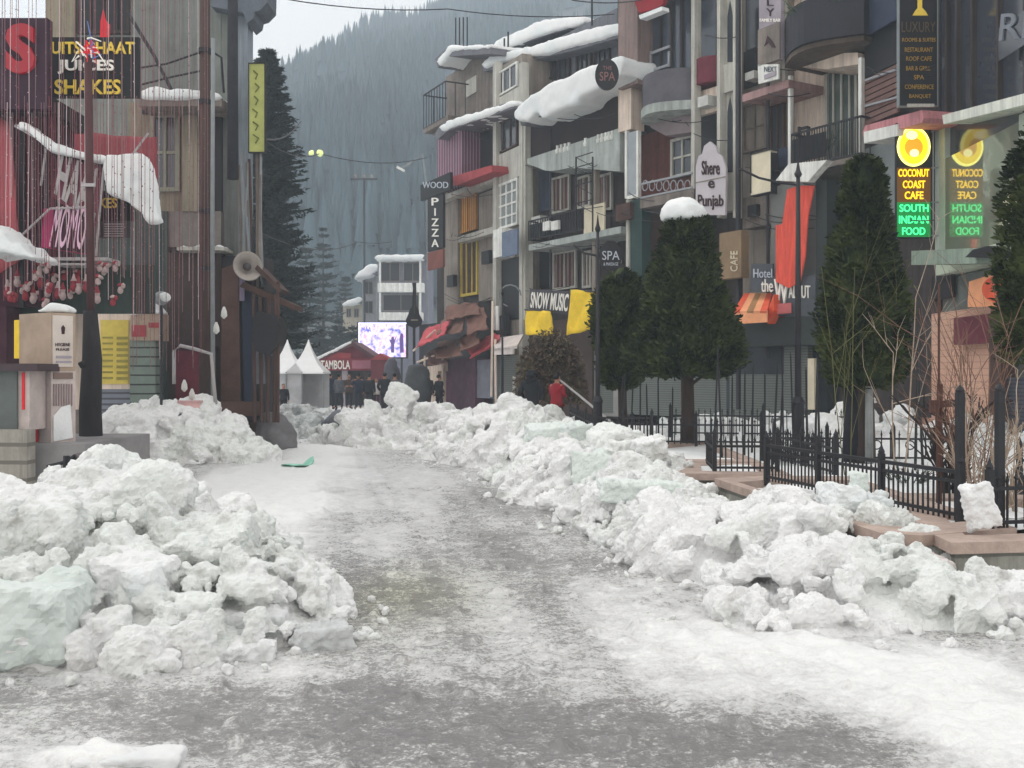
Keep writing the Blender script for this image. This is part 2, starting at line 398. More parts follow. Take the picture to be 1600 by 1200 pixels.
    o.data.materials.append(mt); structure(o)
build_road()

# ================================================================ HILL
RIDGE = [(-1600, 420), (0, 330), (300, 215), (390, 158), (450, 138), (480, 112), (520, 84), (560, 54), (600, 40), (640, 42), (670, 24), (720, 2), (800, -30), (950, -80), (1300, -160), (3200, -200)]
def hill_z(x, y):
    px = CX + x / 480 * F + 40 * math.sin(y * .013)
    zr = (HY - lerp_tab(RIDGE, px)) / F * 480
    t = max(0, min(1, (y - 115) / 365)); f = t ** .95
    if y > 480: f = 1 - (y - 480) / 700
    n = noise.noise(Vector((x * .012, y * .012, 0))) * 14 * min(1, t * 3) * (1 - t) + noise.noise(Vector((x * .05, y * .05, 9))) * 3 * (1 - t)
    return zr * f - 3 + n
def build_hill():
    m = MB(); NX, NY = 150, 60
    for j in range(NY):
        y = 105 + 480 * j / (NY - 1)
        for i in range(NX):
            x = -330 + 760 * i / (NX - 1); m.v.append(Vector((x, y, hill_z(x, y))))
    m.f = [(j * NX + i, j * NX + i + 1, (j + 1) * NX + i + 1, (j + 1) * NX + i) for j in range(NY - 1) for i in range(NX - 1)]
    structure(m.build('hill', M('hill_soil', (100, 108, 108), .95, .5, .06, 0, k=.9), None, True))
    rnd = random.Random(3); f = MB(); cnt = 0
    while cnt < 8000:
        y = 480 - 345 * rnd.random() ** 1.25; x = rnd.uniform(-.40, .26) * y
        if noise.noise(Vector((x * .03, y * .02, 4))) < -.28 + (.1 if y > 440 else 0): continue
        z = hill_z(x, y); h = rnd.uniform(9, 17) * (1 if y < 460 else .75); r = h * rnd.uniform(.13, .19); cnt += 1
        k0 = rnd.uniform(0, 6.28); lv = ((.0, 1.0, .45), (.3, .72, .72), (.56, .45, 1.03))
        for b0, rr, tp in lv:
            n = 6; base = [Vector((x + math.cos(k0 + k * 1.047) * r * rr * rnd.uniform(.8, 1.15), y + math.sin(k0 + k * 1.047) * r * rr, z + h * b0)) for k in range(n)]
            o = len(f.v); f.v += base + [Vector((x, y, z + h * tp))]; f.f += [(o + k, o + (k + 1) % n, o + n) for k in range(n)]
    o = f.build('forest', M('hazed_needles', (74, 92, 98), .95, .5, .03, 0, k=1), None)  # needle colour paled and blued, part of the distance haze put into it
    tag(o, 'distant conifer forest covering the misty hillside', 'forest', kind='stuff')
build_hill()

# ================================================================ SNOW HEAPS
def heap(name, label, mounds, voxel, csize, count, mat, seed, nz=.02, kind='stuff', zlow=0.0):
    rnd = random.Random(seed)
    def H(x, y):
        h = 0
        for cx, cy, rx, ry, hh in mounds:
            d = ((x - cx) / rx) ** 2 + ((y - cy) / ry) ** 2
            if d < 1: h = max(h, hh * (1 - d) ** .62)
        return h
    x0 = min(a[0] - a[2] for a in mounds); x1 = max(a[0] + a[2] for a in mounds)
    y0 = min(a[1] - a[3] for a in mounds); y1 = max(a[1] + a[3] for a in mounds)
    m = MB(); st = csize * .4; nx = int((x1 - x0) / st) + 2; ny = int((y1 - y0) / st) + 2
    b = []
    for j in range(ny):
        for i in range(nx):
            x = x0 + i * st; y = y0 + j * st; h = H(x, y)
            h = h * .78 * (1 + .5 * noise.noise(Vector((x * 1.7, y * 1.7, seed)))) - .06
            b.append(Vector((x, y, h + zlow)))
    n = nx * ny; m.v = b + [Vector((v.x, v.y, -.3 + zlow)) for v in b]
    q = lambda i, j: j * nx + i
    for j in range(ny - 1):
        for i in range(nx - 1):
            m.f.append((q(i, j), q(i + 1, j), q(i + 1, j + 1), q(i, j + 1))); m.f.append((n + q(i, j), n + q(i, j + 1), n + q(i + 1, j + 1), n + q(i + 1, j)))
    for i in range(nx - 1):
        m.f.append((q(i, 0), n + q(i, 0), n + q(i + 1, 0), q(i + 1, 0))); m.f.append((q(i, ny - 1), q(i + 1, ny - 1), n + q(i + 1, ny - 1), n + q(i, ny - 1)))
    for j in range(ny - 1):
        m.f.append((q(0, j), q(0, j + 1), n + q(0, j + 1), n + q(0, j))); m.f.append((q(nx - 1, j), n + q(nx - 1, j), n + q(nx - 1, j + 1), q(nx - 1, j + 1)))
    c = 0; tries = 0
    while c < count and tries < count * 20:
        tries += 1
        x = rnd.uniform(x0, x1); y = rnd.uniform(y0, y1); h = H(x, y)
        if h < .03: continue
        s = csize * math.exp(rnd.gauss(-.62, .62)); s = min(s, csize * 2.4, .18 + h * .6)
        d = (s * rnd.uniform(.8, 1.3), s * rnd.uniform(.7, 1.2), s * rnd.uniform(.5, 1.0))
        m.chunk((x, y, h + zlow - s * .25 + rnd.uniform(-.03, .05)), d, rnd, cuts=rnd.randint(6, 12), lo=.42, lv=3 if s > csize * .7 else 2); c += 1
    for _ in range(count):                       # crumbs round the foot
        x = rnd.uniform(x0 - .4, x1 + .4); y = rnd.uniform(y0 - .4, y1 + .4); h = H(x, y)
        if h > .22 or H(x + .4, y) + H(x - .4, y) + H(x, y + .4) + H(x, y - .4) == 0: continue
        s = csize * rnd.uniform(.1, .4) * rnd.random() + .02; m.chunk((x, y, h + zlow + s * .3), (s, s, s * .7), rnd, lv=1)
    cc = sum(m.v, Vector()) / len(m.v); cc.z = 0
    r = soften(m, voxel, 0, 0)
    me = bpy.data.meshes.new('t'); me.from_pydata([tuple(v) for v in r.v], [], r.f); ns = [v.normal.copy() for v in me.vertices]; bpy.data.meshes.remove(me)
    f1 = .55 / csize; f2 = 1.9 / csize; f3 = 4.6 / csize; N = noise.noise
    for i, (p, q_) in enumerate(zip(r.v, ns)):
        a = N(p * f1) * .16 + (abs(N(p * f2)) - .25) * .30 * (.5 + max(0, N(p * f1 + Vector((3, 3, 3)))) * 2) + (abs(N(p * f3)) - .2) * .15
        r.v[i] = p + q_ * a * csize
    o = r.build(name, mat, None, False, loc=cc)
    return tag(o, label, 'snow heap', kind=kind)
heap('snow_heap', 'large dirty heap of broken snow in the left foreground', [
    (-3.35, 8.2, 1.75, 1.9, .86), (-3.6, 8.9, .75, .9, 1.06), (-5.0, 8.3, 1.6, 1.6, .82), (-2.35, 7.7, .95, 1.1, .6), (-1.85, 7.3, .66, .75, .42), (-3.75, 10.0, 1.05, 1.4, .62), (-2.5, 7.1, 1.2, .85, .42), (-4.0, 6.9, 1.4, 1.0, .5)],
    .02, .17, 1000, SNOW, 11, .02)
heap('snow_heap', 'long heap of broken snow along the right kerb beside the planters', [
    (2.8, 8.1, 1.3, 1.0, .42), (2.75, 9.6, 1.1, 1.3, .62), (4.5, 7.4, 1.5, .7, .2), (2.0, 10.0, .95, 1.5, .45), (1.6, 12.4, .95, 1.7, .6), (2.2, 7.6, .8, .7, .2), (1.7, 11.2, .8, 1.2, .42)],
    .021, .16, 1000, SNOW, 12, .02)
heap('snow_heap', 'tall crumbling part of the right snow heap before the planter corner', [
    (1.75, 14.6, .85, 1.1, .92), (1.1, 15.2, 1.05, 1.7, .72), (.75, 17.8, 1.2, 1.9, .8), (.6, 15.0, .8, 1.2, .4)], .028, .19, 480, SNOW, 13, .022)
heap('snow_heap', 'white heap of snow in front of the person in the black coat', [
    (-.1, 21.8, 1.5, 2.4, 1.12), (.6, 20.2, 1.2, 1.6, .85), (-1.0, 22.5, 1.1, 1.5, .6)], .035, .24, 420, SNOW, 14, .03)
heap('snow_heap', 'grey heap of snow across the far end of the road', [
    (-2.75, 27, .75, .8, 1.3), (-2.4, 26.8, 1.4, 1.4, .95), (-3.7, 26.6, 1.2, 1.2, .82), (-4.4, 27.2, 1.0, 1.0, .6), (-1.2, 26.2, 1.6, 1.4, .7), (-2.2, 25.3, 1.8, .9, .35), (.3, 28, 1.6, 1.6, .8)], .035, .22, 620, SNOW, 15, .035)
heap('snow_heap', 'pale heap of snow beside the dark pole on the left', [
    (-7.35, 21.9, 1.45, 1.2, 1.12), (-6.35, 21.6, 1.0, 1.0, .78), (-8.25, 22.0, .9, 1.0, .98), (-5.6, 21.2, .75, .6, .35)], .035, .24, 460, SNOW, 16, .03)
heap('snow_heap', 'low heap of snow in front of the white tents', [(-6.6, 31, 1.6, 1.6, .8), (-5.6, 29.5, 1.2, 1.2, .5)], .06, .3, 90, SNOWG, 17, .03)
heap('snow_heap', 'snow bank behind the iron fences along the shop fronts', [
    (8.4, 21.5, 1.6, 1.3, 1.0), (5.9, 22.5, 1.6, 1.2, .95), (7.0, 20.6, 2.0, 1.3, .8), (4.5, 23, 1.6, 1.4, .85), (10.2, 20.3, 1.6, 1.3, .95), (7.2, 21.8, .9, .9, 1.35), (11.5, 18.6, 1.5, 1.4, .8)], .06, .28, 220, SNOWC, 18, .03)

def block(label, px, py, Y, size, mat, seed, rz=0, tilt=(0, 0), rough=.015, name='snow_block', bev=.12):
    """a block of packed snow; px,py = its centre"""
    rnd = random.Random(seed); m = MB(); c = P(px, py, Y); m.chunk(c, [s * .62 for s in size], rnd, cuts=4, lo=.7)
    m.v = []; m.f = []
    M3 = Matrix.Rotation(rz, 3, 'Z') @ Matrix.Rotation(tilt[0], 3, 'X') @ Matrix.Rotation(tilt[1], 3, 'Y')
    vs = []
    for x in (-1, 1):
        for y in (-1, 1):
            for z in (-1, 1):
                vs.append(c + M3 @ Vector((x * size[0] / 2 * rnd.uniform(.78, 1.1), y * size[1] / 2 * rnd.uniform(.78, 1.1), z * size[2] / 2 * rnd.uniform(.8, 1.1))))
    m.add(vs, [(0, 1, 3, 2), (4, 6, 7, 5), (0, 4, 5, 1), (2, 3, 7, 6), (0, 2, 6, 4), (1, 5, 7, 3)])
    for _ in range(4):
        q = M3 @ Vector((rnd.uniform(-.4, .4) * size[0], rnd.uniform(-.4, .4) * size[1], rnd.uniform(-.3, .45) * size[2]))
        s = min(size) * rnd.uniform(.25, .42); m.chunk(c + q, (s, s, s), rnd)
    vx = max(.013, min(size) / 16)
    o = soften(m, vx, 1, rough * 1.8, 13).build(name, mat, None, rough < .01, loc=c - Vector((0, 0, size[2] / 2)))
    return tag(o, label, 'snow block')
block('big smooth greenish block of packed snow at the left edge', 45, 970, 6.4, (.66, .5, .5), ICEG, 1, .2, (-.1, .06))
block('wedge shaped snow block with a pointed peak on the left heap', 205, 910, 6.9, (.48, .4, .36), SNOWC, 2, -.3, (.2, .25))
block('upright square snow block at the front of the left heap', 292, 985, 6.75, (.4, .32, .36), SNOWC, 3, .15, (0, -.06))
block('rounded oval snow block near the front of the left heap', 400, 975, 6.95, (.42, .36, .22), SNOWC, 4, .1, (0, .1))
block('low flat snow lump at the foot of the left heap', 392, 1020, 6.55, (.34, .25, .14), SNOWC, 5, .1)
block('dirty grey snow lump at the right tip of the left heap', 500, 1005, 6.8, (.38, .3, .22), SNOWG, 6, .4)
block('small snow lump lying on the road before the left heap', 250, 1040, 6.2, (.22, .2, .13), SNOW, 7, .3)
block('squat snow lump behind the oval block on the left heap', 380, 930, 7.4, (.4, .35, .3), SNOWG, 8, .5)
block('snow lump on the right shoulder of the left heap', 470, 925, 7.5, (.42, .3, .26), SNOW, 9, -.4)
block('cut snow slab capping the top of the left heap', 255, 765, 8.9, (.8, .5, .16), SNOWC, 10, .1, (.05, .12))
block('pinkish boulder of old snow on the right heap', 1268, 835, 8.9, (.42, .4, .42), SNOW, 11, .3, (.1, .3))
block('pale bluish snow dome lying against the iron fence', 1335, 790, 9.5, (.62, .42, .3), snow_mat('snow_blue', (232, 238, 239), (180, 190, 190), .15), 12, .1, (0, .25))
block('small pointed snow lump on top of the bluish dome', 1342, 752, 9.5, (.14, .14, .17), ICEG, 13)
block('triangular snow shard standing against the fence post', 1530, 790, 8.35, (.26, .12, .38), SNOWC, 14, .2, (0, -.2))
block('long cut slab of snow on the right heap', 1000, 768, 11.4, (.85, .3, .26), ICEG, 15, .05, (0, .03))
block('large flat slab of snow on the far right heap', 868, 682, 17.4, (1.05, .8, .4), ICEG, 16, .1, (.06, -.08))
block('low flat slab of snow at the road edge', 790, 715, 20.2, (1.2, .6, .28), ICEG, 17, .1, (0, -.1))
block('squared snow block with grooved face in the right heap', 925, 735, 14.0, (.55, .4, .5), ICEG, 18, -.2, (-.15, .1))
block('leaning snow plate at the front of the right heap', 1130, 880, 9.3, (.2, .3, .42), SNOWC, 19, .4, (0, .45))
block('grey wedge of snow near the middle of the right heap', 1140, 845, 9.7, (.36, .3, .3), SNOWG, 20, .7, (.3, .3))
block('rounded pinkish snow lump before the brick planter', 1450, 895, 8.0, (.34, .3, .24), SNOWP, 21, .2)
block('smooth sheet of snow lying at the bottom left of the road', 205, 1186, 4.78, (.5, .22, .06), SNOWC, 22, .1, rough=.006)
block('square snow block topping the right heap by the planter', 1015, 700, 14.0, (.4, .35, .3), SNOW, 23, .4, (.1, -.2))
# ================================================================ PLANTERS, FENCES, GARDEN
STONE = M('pink_stone', (156, 138, 128), .7, .25, 5, .2); BRICK = M('planter_brick', (150, 150, 142), .85, .25, 3, .2, stripes=((112, 112, 106), 1.2, 'Z', .86))
def planter(label, plan, h, bed=True):
    c = sum((Vector((x, y, 0)) for x, y in plan), Vector()) / len(plan)
    t = thing('stone_planter', label, 'planter', c)
    def ring(k, z0, z1):
        m = MB(); cc = c
        pts = [cc + (Vector((x, y, 0)) - cc) * 1 + (Vector((x, y, 0)) - cc).normalized() * k for x, y in plan]
        m.prism([Vector((p.x, p.y, z0)) for p in pts], Vector((0, 0, z1 - z0))); return m
    ring(-.07, -.05, h - .09).build('wall', BRICK, t)
    # coping: a band round the edge
    m = MB(); n = len(plan)
    o = [c + (Vector((x, y, 0)) - c) + (Vector((x, y, 0)) - c).normalized() * .05 for x, y in plan]
    i_ = [c + (Vector((x, y, 0)) - c) - (Vector((x, y, 0)) - c).normalized() * .42 for x, y in plan]
    for zz in (h - .09, h):
        m.v += [Vector((p.x, p.y, zz)) for p in o] + [Vector((p.x, p.y, zz)) for p in i_]
    for k in range(n):
        a, b = k, (k + 1) % n
        m.f += [(a, b, b + n, a + n), (a + 2 * n, a + 3 * n, b + 3 * n, b + 2 * n), (a, a + 2 * n, b + 2 * n, b), (a + n, b + n, b + 3 * n, a + 3 * n)]
    m.build('coping', STONE, t)
    return t
planter('nearest stone block planter with pink coping at the right edge', [(3.42, 7.95), (5.6, 8.25), (5.7, 11), (4.3, 11.2), (3.5, 8.75)], .5)
planter('long stone planter with pink coping under the main iron fence', [(2.55, 12.75), (3.02, 8.45), (3.3, 8.3), (4.25, 8.7), (4.3, 13.0), (3.3, 13.1)], .503)
planter('grey walled planter behind the long planter, under the short fence panel', [(2.25, 13.5), (3.6, 13.35), (3.7, 15.0), (2.5, 15.1)], .5)
planter('snow topped stone planter below the big clipped conifer', [(2.15, 15.35), (3.7, 15.3), (3.8, 19.6), (1.9, 19.7)], .5)
planter('far dark stone planter behind the tall snow heap', [(1.35, 18.2), (1.85, 18.0), (2.3, 24), (1.2, 24)], .5)
def garden():
    m = MB(); rows = []
    pts = [(3.1, 8.9), (5.4, 8.6), (9.6, 8.8), (12.5, 19), (8.6, 27), (1.4, 27), (1.75, 18.6), (2.45, 15.6), (2.6, 13.8), (2.95, 12.4)]
    bm = bmesh.new(); vs = [bm.verts.new((x, y, .44)) for x, y in pts]; bm.faces.new(vs)
    bmesh.ops.triangulate(bm, faces=bm.faces)
    bmesh.ops.subdivide_edges(bm, edges=bm.edges, cuts=14, use_grid_fill=True)
    for v in bm.verts: v.co.z += noise.noise(v.co * 1.1) * .09 + noise.noise(v.co * 4) * .03
    me = bpy.data.meshes.new('garden_bed'); bm.to_mesh(me); bm.free(); me.materials.append(SNOWC)
    me.polygons.foreach_set('use_smooth', [True] * len(me.polygons))
    o = bpy.data.objects.new('garden_bed', me); col.objects.link(o); structure(o)
garden()

def fence(label, a, b, z0, z1, sp=.11, posts=2, finial=True, rings=False, lean=0):
    a = Vector((*a, 0)); b = Vector((*b, 0)); L = (b - a).length; d = (b - a) / L; rz = math.atan2(d.y, d.x)
    t = thing('iron_fence', label, 'fence', (a.x, a.y, z0))
    m = MB(); mid = (a + b) / 2; H = z1 - z0
    for z in (z0 + .05, z1 - H * .2): m.box(mid + Vector((0, 0, z)), (L, .035, .03), rz)
    if not finial: m.box(mid + Vector((0, 0, z1)), (L, .045, .035), rz)
    m.build('rail', IRON, t)
    m = MB(); n = int(L / sp)
    for i in range(n + 1):
        p = a + d * (L * i / n); zt = z1 + (.05 + .02 * (i % 2) if finial else -.01)
        jx = d * random.uniform(-.006, .006)
        m.tube([p + Vector((0, 0, z0)), p + jx + Vector((0, 0, zt - .05)), p + jx + Vector((0, 0, zt))], [.011, .011, .003], 5)
        if finial: m.chunk(p + jx + Vector((0, 0, zt - .07)), (.022, .022, .03), random, lv=1)
    m.build('picket_panel', IRON, t)
    if rings:
        m = MB(); k = 6
        for i in range(k):
            p = a + d * (L * (i + .5) / k) + Vector((0, 0, z1 - H * .42)); r = H * .16
            pts = [p + d * (math.cos(q * .524) * r) + Vector((0, 0, math.sin(q * .524) * r)) for q in range(13)]
            m.tube(pts, .01, 4)
        m.build('scroll', IRON, t)
    for i in range(posts):
        p = a + d * (L * i / max(1, posts - 1)); q = MB(); q.box(p + Vector((0, 0, (z0 - .06 + z1 + .08) / 2)), (.055, .055, H + .14), rz)
        q.lathe(p + Vector((0, 0, z1 + .08)), [(.03, 0), (.035, .02), (.02, .05), (.003, .1)], 8); q.build('post', IRON, t)
    return t
fence('long low iron fence on the pink coping of the main planter', (3.12, 12.55), (3.98, 9.08), .5, .93, .075, 4, False)
fence('iron fence with pointed pickets on the nearest planter at the right edge', (4.02, 8.62), (6.4, 9.2), .5, .92, .085, 3, True)
fence('short dense iron fence panel on the grey walled planter', (2.72, 13.75), (3.55, 13.7), .5, .92, .07, 2, True)
fence('short iron fence return behind the grey walled planter', (2.85, 15.0), (2.72, 13.8), .5, .9, .08, 0, True)
fence('iron fence behind the trunk of the big clipped conifer', (2.25, 19.2), (4.6, 18.9), .5, .95, .11, 3, True)
fence('far iron fence beside the slim lamp post', (1.5, 18.4), (2.5, 18.3), .5, 1.02, .07, 3, False)
fence('iron fence receding past the slim lamp post', (1.4, 24.5), (1.52, 18.5), .5, .98, .12, 4, True)
fence('back iron fence with round scrolls between the two conifers', (4.05, 16.6), (7.1, 16.2), .42, .86, .13, 4, True, True)
fence('rear iron fence with round scrolls at the right edge of the garden', (5.75, 11.6), (8.2, 11.9), .45, .92, .13, 3, True, True)
fence('farthest iron fence in front of the grey shutters', (3.4, 22), (7.2, 21.2), .5, 1.02, .12, 3, True)
fence('iron fence crossing the garden behind the main fence', (4.3, 13.6), (4.2, 16.4), .45, .9, .12, 3, True)
# tall stakes standing in the garden
st = thing('garden_stake', 'thin dark stake standing in the fenced garden snow', 'stake', P(1195, 700, 17), 'thin dark stakes standing in the fenced garden')
m = MB(); z = Vector((0, 0, 1)); b0 = Vector(st.location); m.tube([b0 - z * .2, b0 + z * 1.2], .022, 6, .014); m.tube([b0 + z * 1.2, b0 + z * 1.27], .014, 6, .002); m.build('pole', IRON, st)
for i, (px, py, Y, s) in enumerate([(968, 700, 19, 1.15), (985, 700, 20, 1.0), (1000, 702, 19, 1.1), (1012, 698, 20, 1.0), (1029, 702, 18.5, 1.12), (1050, 695, 20, .95), (1115, 700, 18, 1.6), (1128, 702, 17, 1.35), (1143, 700, 17.5, 1.15), (1163, 705, 17, 1.2), (1175, 700, 18, 1.3), (1208, 708, 16, 1.3), (1218, 702, 17, 1.1), (1262, 715, 15.5, 1.25), (1273, 712, 15, 1.3), (1281, 708, 15.5, 1.4), (1430, 712, 14.5, 1.7), (1442, 705, 15, 1.5), (975, 692, 21, 1.2), (1240, 700, 19, 1.5), (1224, 700, 20, 1.7)]):
    c = copy_tree(st); p = P(px, py, Y); c.location = (p.x, p.y, .42); c.scale = (1, 1, s * .95)
    c.rotation_euler = (R(random.uniform(-2, 2)), R(random.uniform(-3, 3)), 0)
for px, Y, zt, lab in ((1500, 9.1, 1.64, 'tall square black fence post by the leaning snow shard'), (1562, 8.7, 1.66, 'tall square black fence post nearest the right edge')):
    b = P(px, HY, Y); t = thing('fence_post', lab, 'post', (b.x, b.y, .45)); m = MB(); m.box((b.x, b.y, (.45 + zt) / 2), (.06, .06, zt - .45), .2)
    m.build('shaft', IRON, t); q = MB(); q.lathe((b.x, b.y, zt), [(.036, 0), (.04, .02), (.02, .05), (.002, .07)], 8); q.build('cap', IRON, t)
# small post with cross board
RUST = M('rust_brown', (74, 50, 44), .85, .4, 4, .3)
b = P(1467, HY, 10.6); t = thing('sign_post', 'rusty thin post with a short cross board in the garden', 'post', (b.x, b.y, .42))
m = MB(); m.tube([(b.x, b.y, .3), (b.x, b.y, 2.75)], .012, 6); m.tube([(b.x, b.y, .3), (b.x + .01, b.y, 1.7)], .03, 6); m.build('pole', RUST, t)
m = MB(); m.box((b.x + .09, b.y - .04, 1.5), (.32, .03, .07), .1, (0, -.08)); m.box((b.x - .07, b.y - .05, 1.47), (.09, .05, .13)); m.build('cross_board', RUST, t)
# concrete post beside the right conifer
b = P(1358, HY, 15.6); m = MB(); m.tube([(b.x, b.y, .35), (b.x, b.y, 1.62)], .065, 8, .06)
tag(m.build('concrete_post', M('concrete', (125, 128, 128), .85, .2, 4, .2), None, True, loc=(b.x, b.y, .35)), 'pale round concrete post beside the trunk of the right conifer', 'post')

# ================================================================ TREES
def leaf_mat(key, rgb, rgb2):
    m = bpy.data.materials.new(key); m.use_nodes = True; t = m.node_tree; b = t.nodes["Principled BSDF"]; b.inputs["Roughness"].default_value = .8
    b.inputs["Specular IOR Level"].default_value = .15
    g = t.nodes.new("ShaderNodeNewGeometry"); x = t.nodes.new("ShaderNodeMix"); x.data_type = 'RGBA'
    x.inputs[6].default_value = [lin(v) for v in rgb] + [1]; x.inputs[7].default_value = [lin(v) for v in rgb2] + [1]
    tc = t.nodes.new("ShaderNodeTexCoord"); n = t.nodes.new("ShaderNodeTexNoise"); n.inputs["Scale"].default_value = 2.2; t.links.new(tc.outputs["Object"], n.inputs[0])
    a = t.nodes.new("ShaderNodeMath"); a.operation = 'MULTIPLY_ADD'; a.use_clamp = True; a.inputs[1].default_value = .5
    s = t.nodes.new("ShaderNodeMapRange"); s.inputs[1].default_value = .38; s.inputs[2].default_value = .62; s.inputs[3].default_value = -.2; s.inputs[4].default_value = .7
    t.links.new(n.outputs[0], s.inputs[0]); t.links.new(g.outputs["Random Per Island"], a.inputs[0]); t.links.new(s.outputs[0], a.inputs[2])
    t.links.new(a.outputs[0], x.inputs[0]); t.links.new(x.outputs[2], b.inputs["Base Color"]); return m
LEAF = leaf_mat('clipped_foliage', (18, 32, 16), (70, 80, 42)); BARK = M('bark_dark', (58, 48, 44), .9, .35, 6, .5, stretch=(1, 1, .25))
def clipped(label, px, Y, zb, zc0, prof, trunk_r, seed, n, snow=0, leaf=.06, flat=1.0):
    """prof = [(height above crown base, radius)]"""
    rnd = random.Random(seed); b = P(px, HY, Y); t = thing('clipped_conifer', label, 'tree', (b.x, b.y, zb))
    m = MB(); m.tube([(b.x, b.y, zb - .15), (b.x + .02, b.y, zb + .4), (b.x - .01, b.y, zc0 + .5), (b.x, b.y, zc0 + prof[-1][0] * .7)], [trunk_r * 1.25, trunk_r, trunk_r * .9, trunk_r * .3], 9)
    for k in range(6):
        a = rnd.uniform(0, 6.28); z = zc0 + rnd.uniform(-.05, .5); rr = prof[1][1] * .8
        m.tube([(b.x, b.y, z - .15), (b.x + math.cos(a) * rr * .5, b.y + math.sin(a) * rr * .5, z + .05), (b.x + math.cos(a) * rr, b.y + math.sin(a) * rr, z + .25)], trunk_r * .35, 5, .01)
    m.build('trunk', BARK, t, True)
    m = MB(); H = prof[-1][0]; o3 = Vector((seed * 3.1, 0, 0))
    def rad(h, a):
        return lerp_tab(prof, h) * (1 + .20 * noise.noise(Vector((math.cos(a) * 1.3, math.sin(a) * 1.3, h * 1.3)) + o3) + .15 * noise.noise(Vector((math.cos(a) * 4, math.sin(a) * 4, h * 4)) + o3))
    for _ in range(n):
        h = rnd.uniform(0, H); a = rnd.uniform(0, 6.283); r = rad(h, a)
        if rnd.random() > (r / max(p[1] for p in prof)) + .15: continue
        k = rnd.random() ** .35; r *= k * rnd.uniform(.93, 1.09)
        p = Vector((b.x + math.cos(a) * r, b.y + math.sin(a) * r * flat, zc0 + h + rnd.uniform(-.05, .05)))
        if noise.noise(p * 3.2 + o3) < -.26: continue
        d = Vector((math.cos(a) + rnd.gauss(0, .5), math.sin(a) + rnd.gauss(0, .5), rnd.gauss(.5, .5))).normalized(); s = leaf * rnd.uniform(.6, 1.5)
        q = d.cross(Vector((rnd.gauss(0, 1), rnd.gauss(0, 1), rnd.gauss(0, 1)))).normalized() * s * .45
        o = len(m.v); m.v += [p - q * .4, p + d * s - q * .8, p + d * s * 1.7, p + d * s + q * .8, p + q * .4]; m.f.append((o, o + 1, o + 2, o + 3, o + 4))
    pr = [(max(.01, r * .72), h) for h, r in prof]
    core = MB(); core.lathe((b.x, b.y, zc0 + .03), [(.01, 0)] + pr, 14); m.add(core.v, core.f)  # unseen solid core added inside the foliage to block light
    m.build('crown', LEAF, t)
    return t, b
t1, b1 = clipped('large clipped conical conifer capped with snow beside the fence', 1074, 19.5, .45, 1.75, [(0, .7), (.15, .98), (.4, 1.08), (.9, .95), (1.6, .72), (2.3, .54), (2.8, .43), (2.98, .36), (3.05, .05)], .13, 1, 26000)
clipped('rounded clipped conifer partly hidden behind the large snow capped one', 972, 22, .45, 1.5, [(0, .22), (.15, .45), (.4, .5), (.6, .45), (.8, .56), (1.3, .7), (1.8, .6), (2.3, .38), (2.55, .1)], .1, 2, 14000)
clipped('tall clipped conifer with a dark trunk in the right garden', 1350, 15.8, .4, 1.6, [(0, .3), (.12, .6), (.5, .66), (1.2, .64), (1.9, .52), (2.4, .41), (2.8, .33), (3.2, .28), (3.45, .2), (3.52, .05)], .15, 3, 24000, leaf=.05)
clipped('clipped conifer cut off by the right edge of the frame', 1640, 12.2, .45, 1.85, [(0, .2), (.15, .48), (.6, .6), (1.2, .62), (1.9, .5), (2.5, .4), (2.9, .25), (3.05, .05)], .12, 4, 18000, leaf=.045)
m = MB(); c = Vector((b1.x - .09, b1.y, 4.82)); m.lathe(c, [(.02, -.12), (.4, -.1), (.45, .0), (.4, .14), (.25, .27), (.02, .33)], 16)
o = soften(m, .05, 2, .05, 3).build('tree_top_snow', SNOWC, None, True, loc=c); tag(o, 'domed cap of snow on top of the large clipped conifer', 'snow')
# dark wrapped trunk beside
b = P(1334, HY, 15.9); t = thing('wrapped_trunk', 'dark stout trunk wrapped in black cloth under the right conifer', 'trunk', (b.x, b.y, .4))
m = MB(); m.tube([(b.x, b.y, .3), (b.x + .01, b.y, 1.0), (b.x, b.y, 1.75)], [.19, .16, .17], 10); m.build('bark', M('black_cloth', (30, 30, 40), .9, .4, 3, .4), t, True)
m = MB(); m.box((b.x + .18, b.y + .12, 1.0), (.16, .12, 1.3), .2); m.build('cloth', M('navy_cloth', (36, 42, 66), .9, .3, 3, .3), t)

def shrub(label, px, Y, zb, h, spread, n, mat, seed, name='bare_shrub', r=.012, twist=.5, cat='shrub', droop=0):
    rnd = random.Random(seed); b = P(px, HY, Y); t = thing(name, label, cat, (b.x, b.y, zb)); m = MB()
    def br(p, d, L, rr, lv):
        pts = [p]; k = 5
        for i in range(k):
            d = (d + Vector((rnd.gauss(0, .13), rnd.gauss(0, .13), rnd.gauss(-droop, .07))) * twist).normalized(); pts.append(pts[-1] + d * L / k)
        m.tube(pts, rr, 4, rr * .45)
        if lv > 0:
            for _ in range(4 if lv > 1 else 3):
                i = rnd.randint(1, k); dd = (d + Vector((rnd.gauss(0, .5), rnd.gauss(0, .5), rnd.gauss(.1, .3)))).normalized(); br(pts[i], dd, L * rnd.uniform(.35, .6), rr * .55, lv - 1)
    for _ in range(n):
        a = rnd.uniform(0, 6.28); d = Vector((math.cos(a) * spread, math.sin(a) * spread, 1)).normalized()
        br(Vector((b.x + math.cos(a) * .08, b.y + math.sin(a) * .08, zb - .1)), d, h * rnd.uniform(.6, 1), r, 2)
    m.build('stem', mat, t); return t
TWIG = M('twig_brown', (110, 84, 72), .9, .3, 8, .2); TWIGP = M('twig_pale', (150, 134, 118), .9, .3, 8, .2); TWIGO = M('twig_olive', (92, 92, 58), .9, .3, 8, .2)
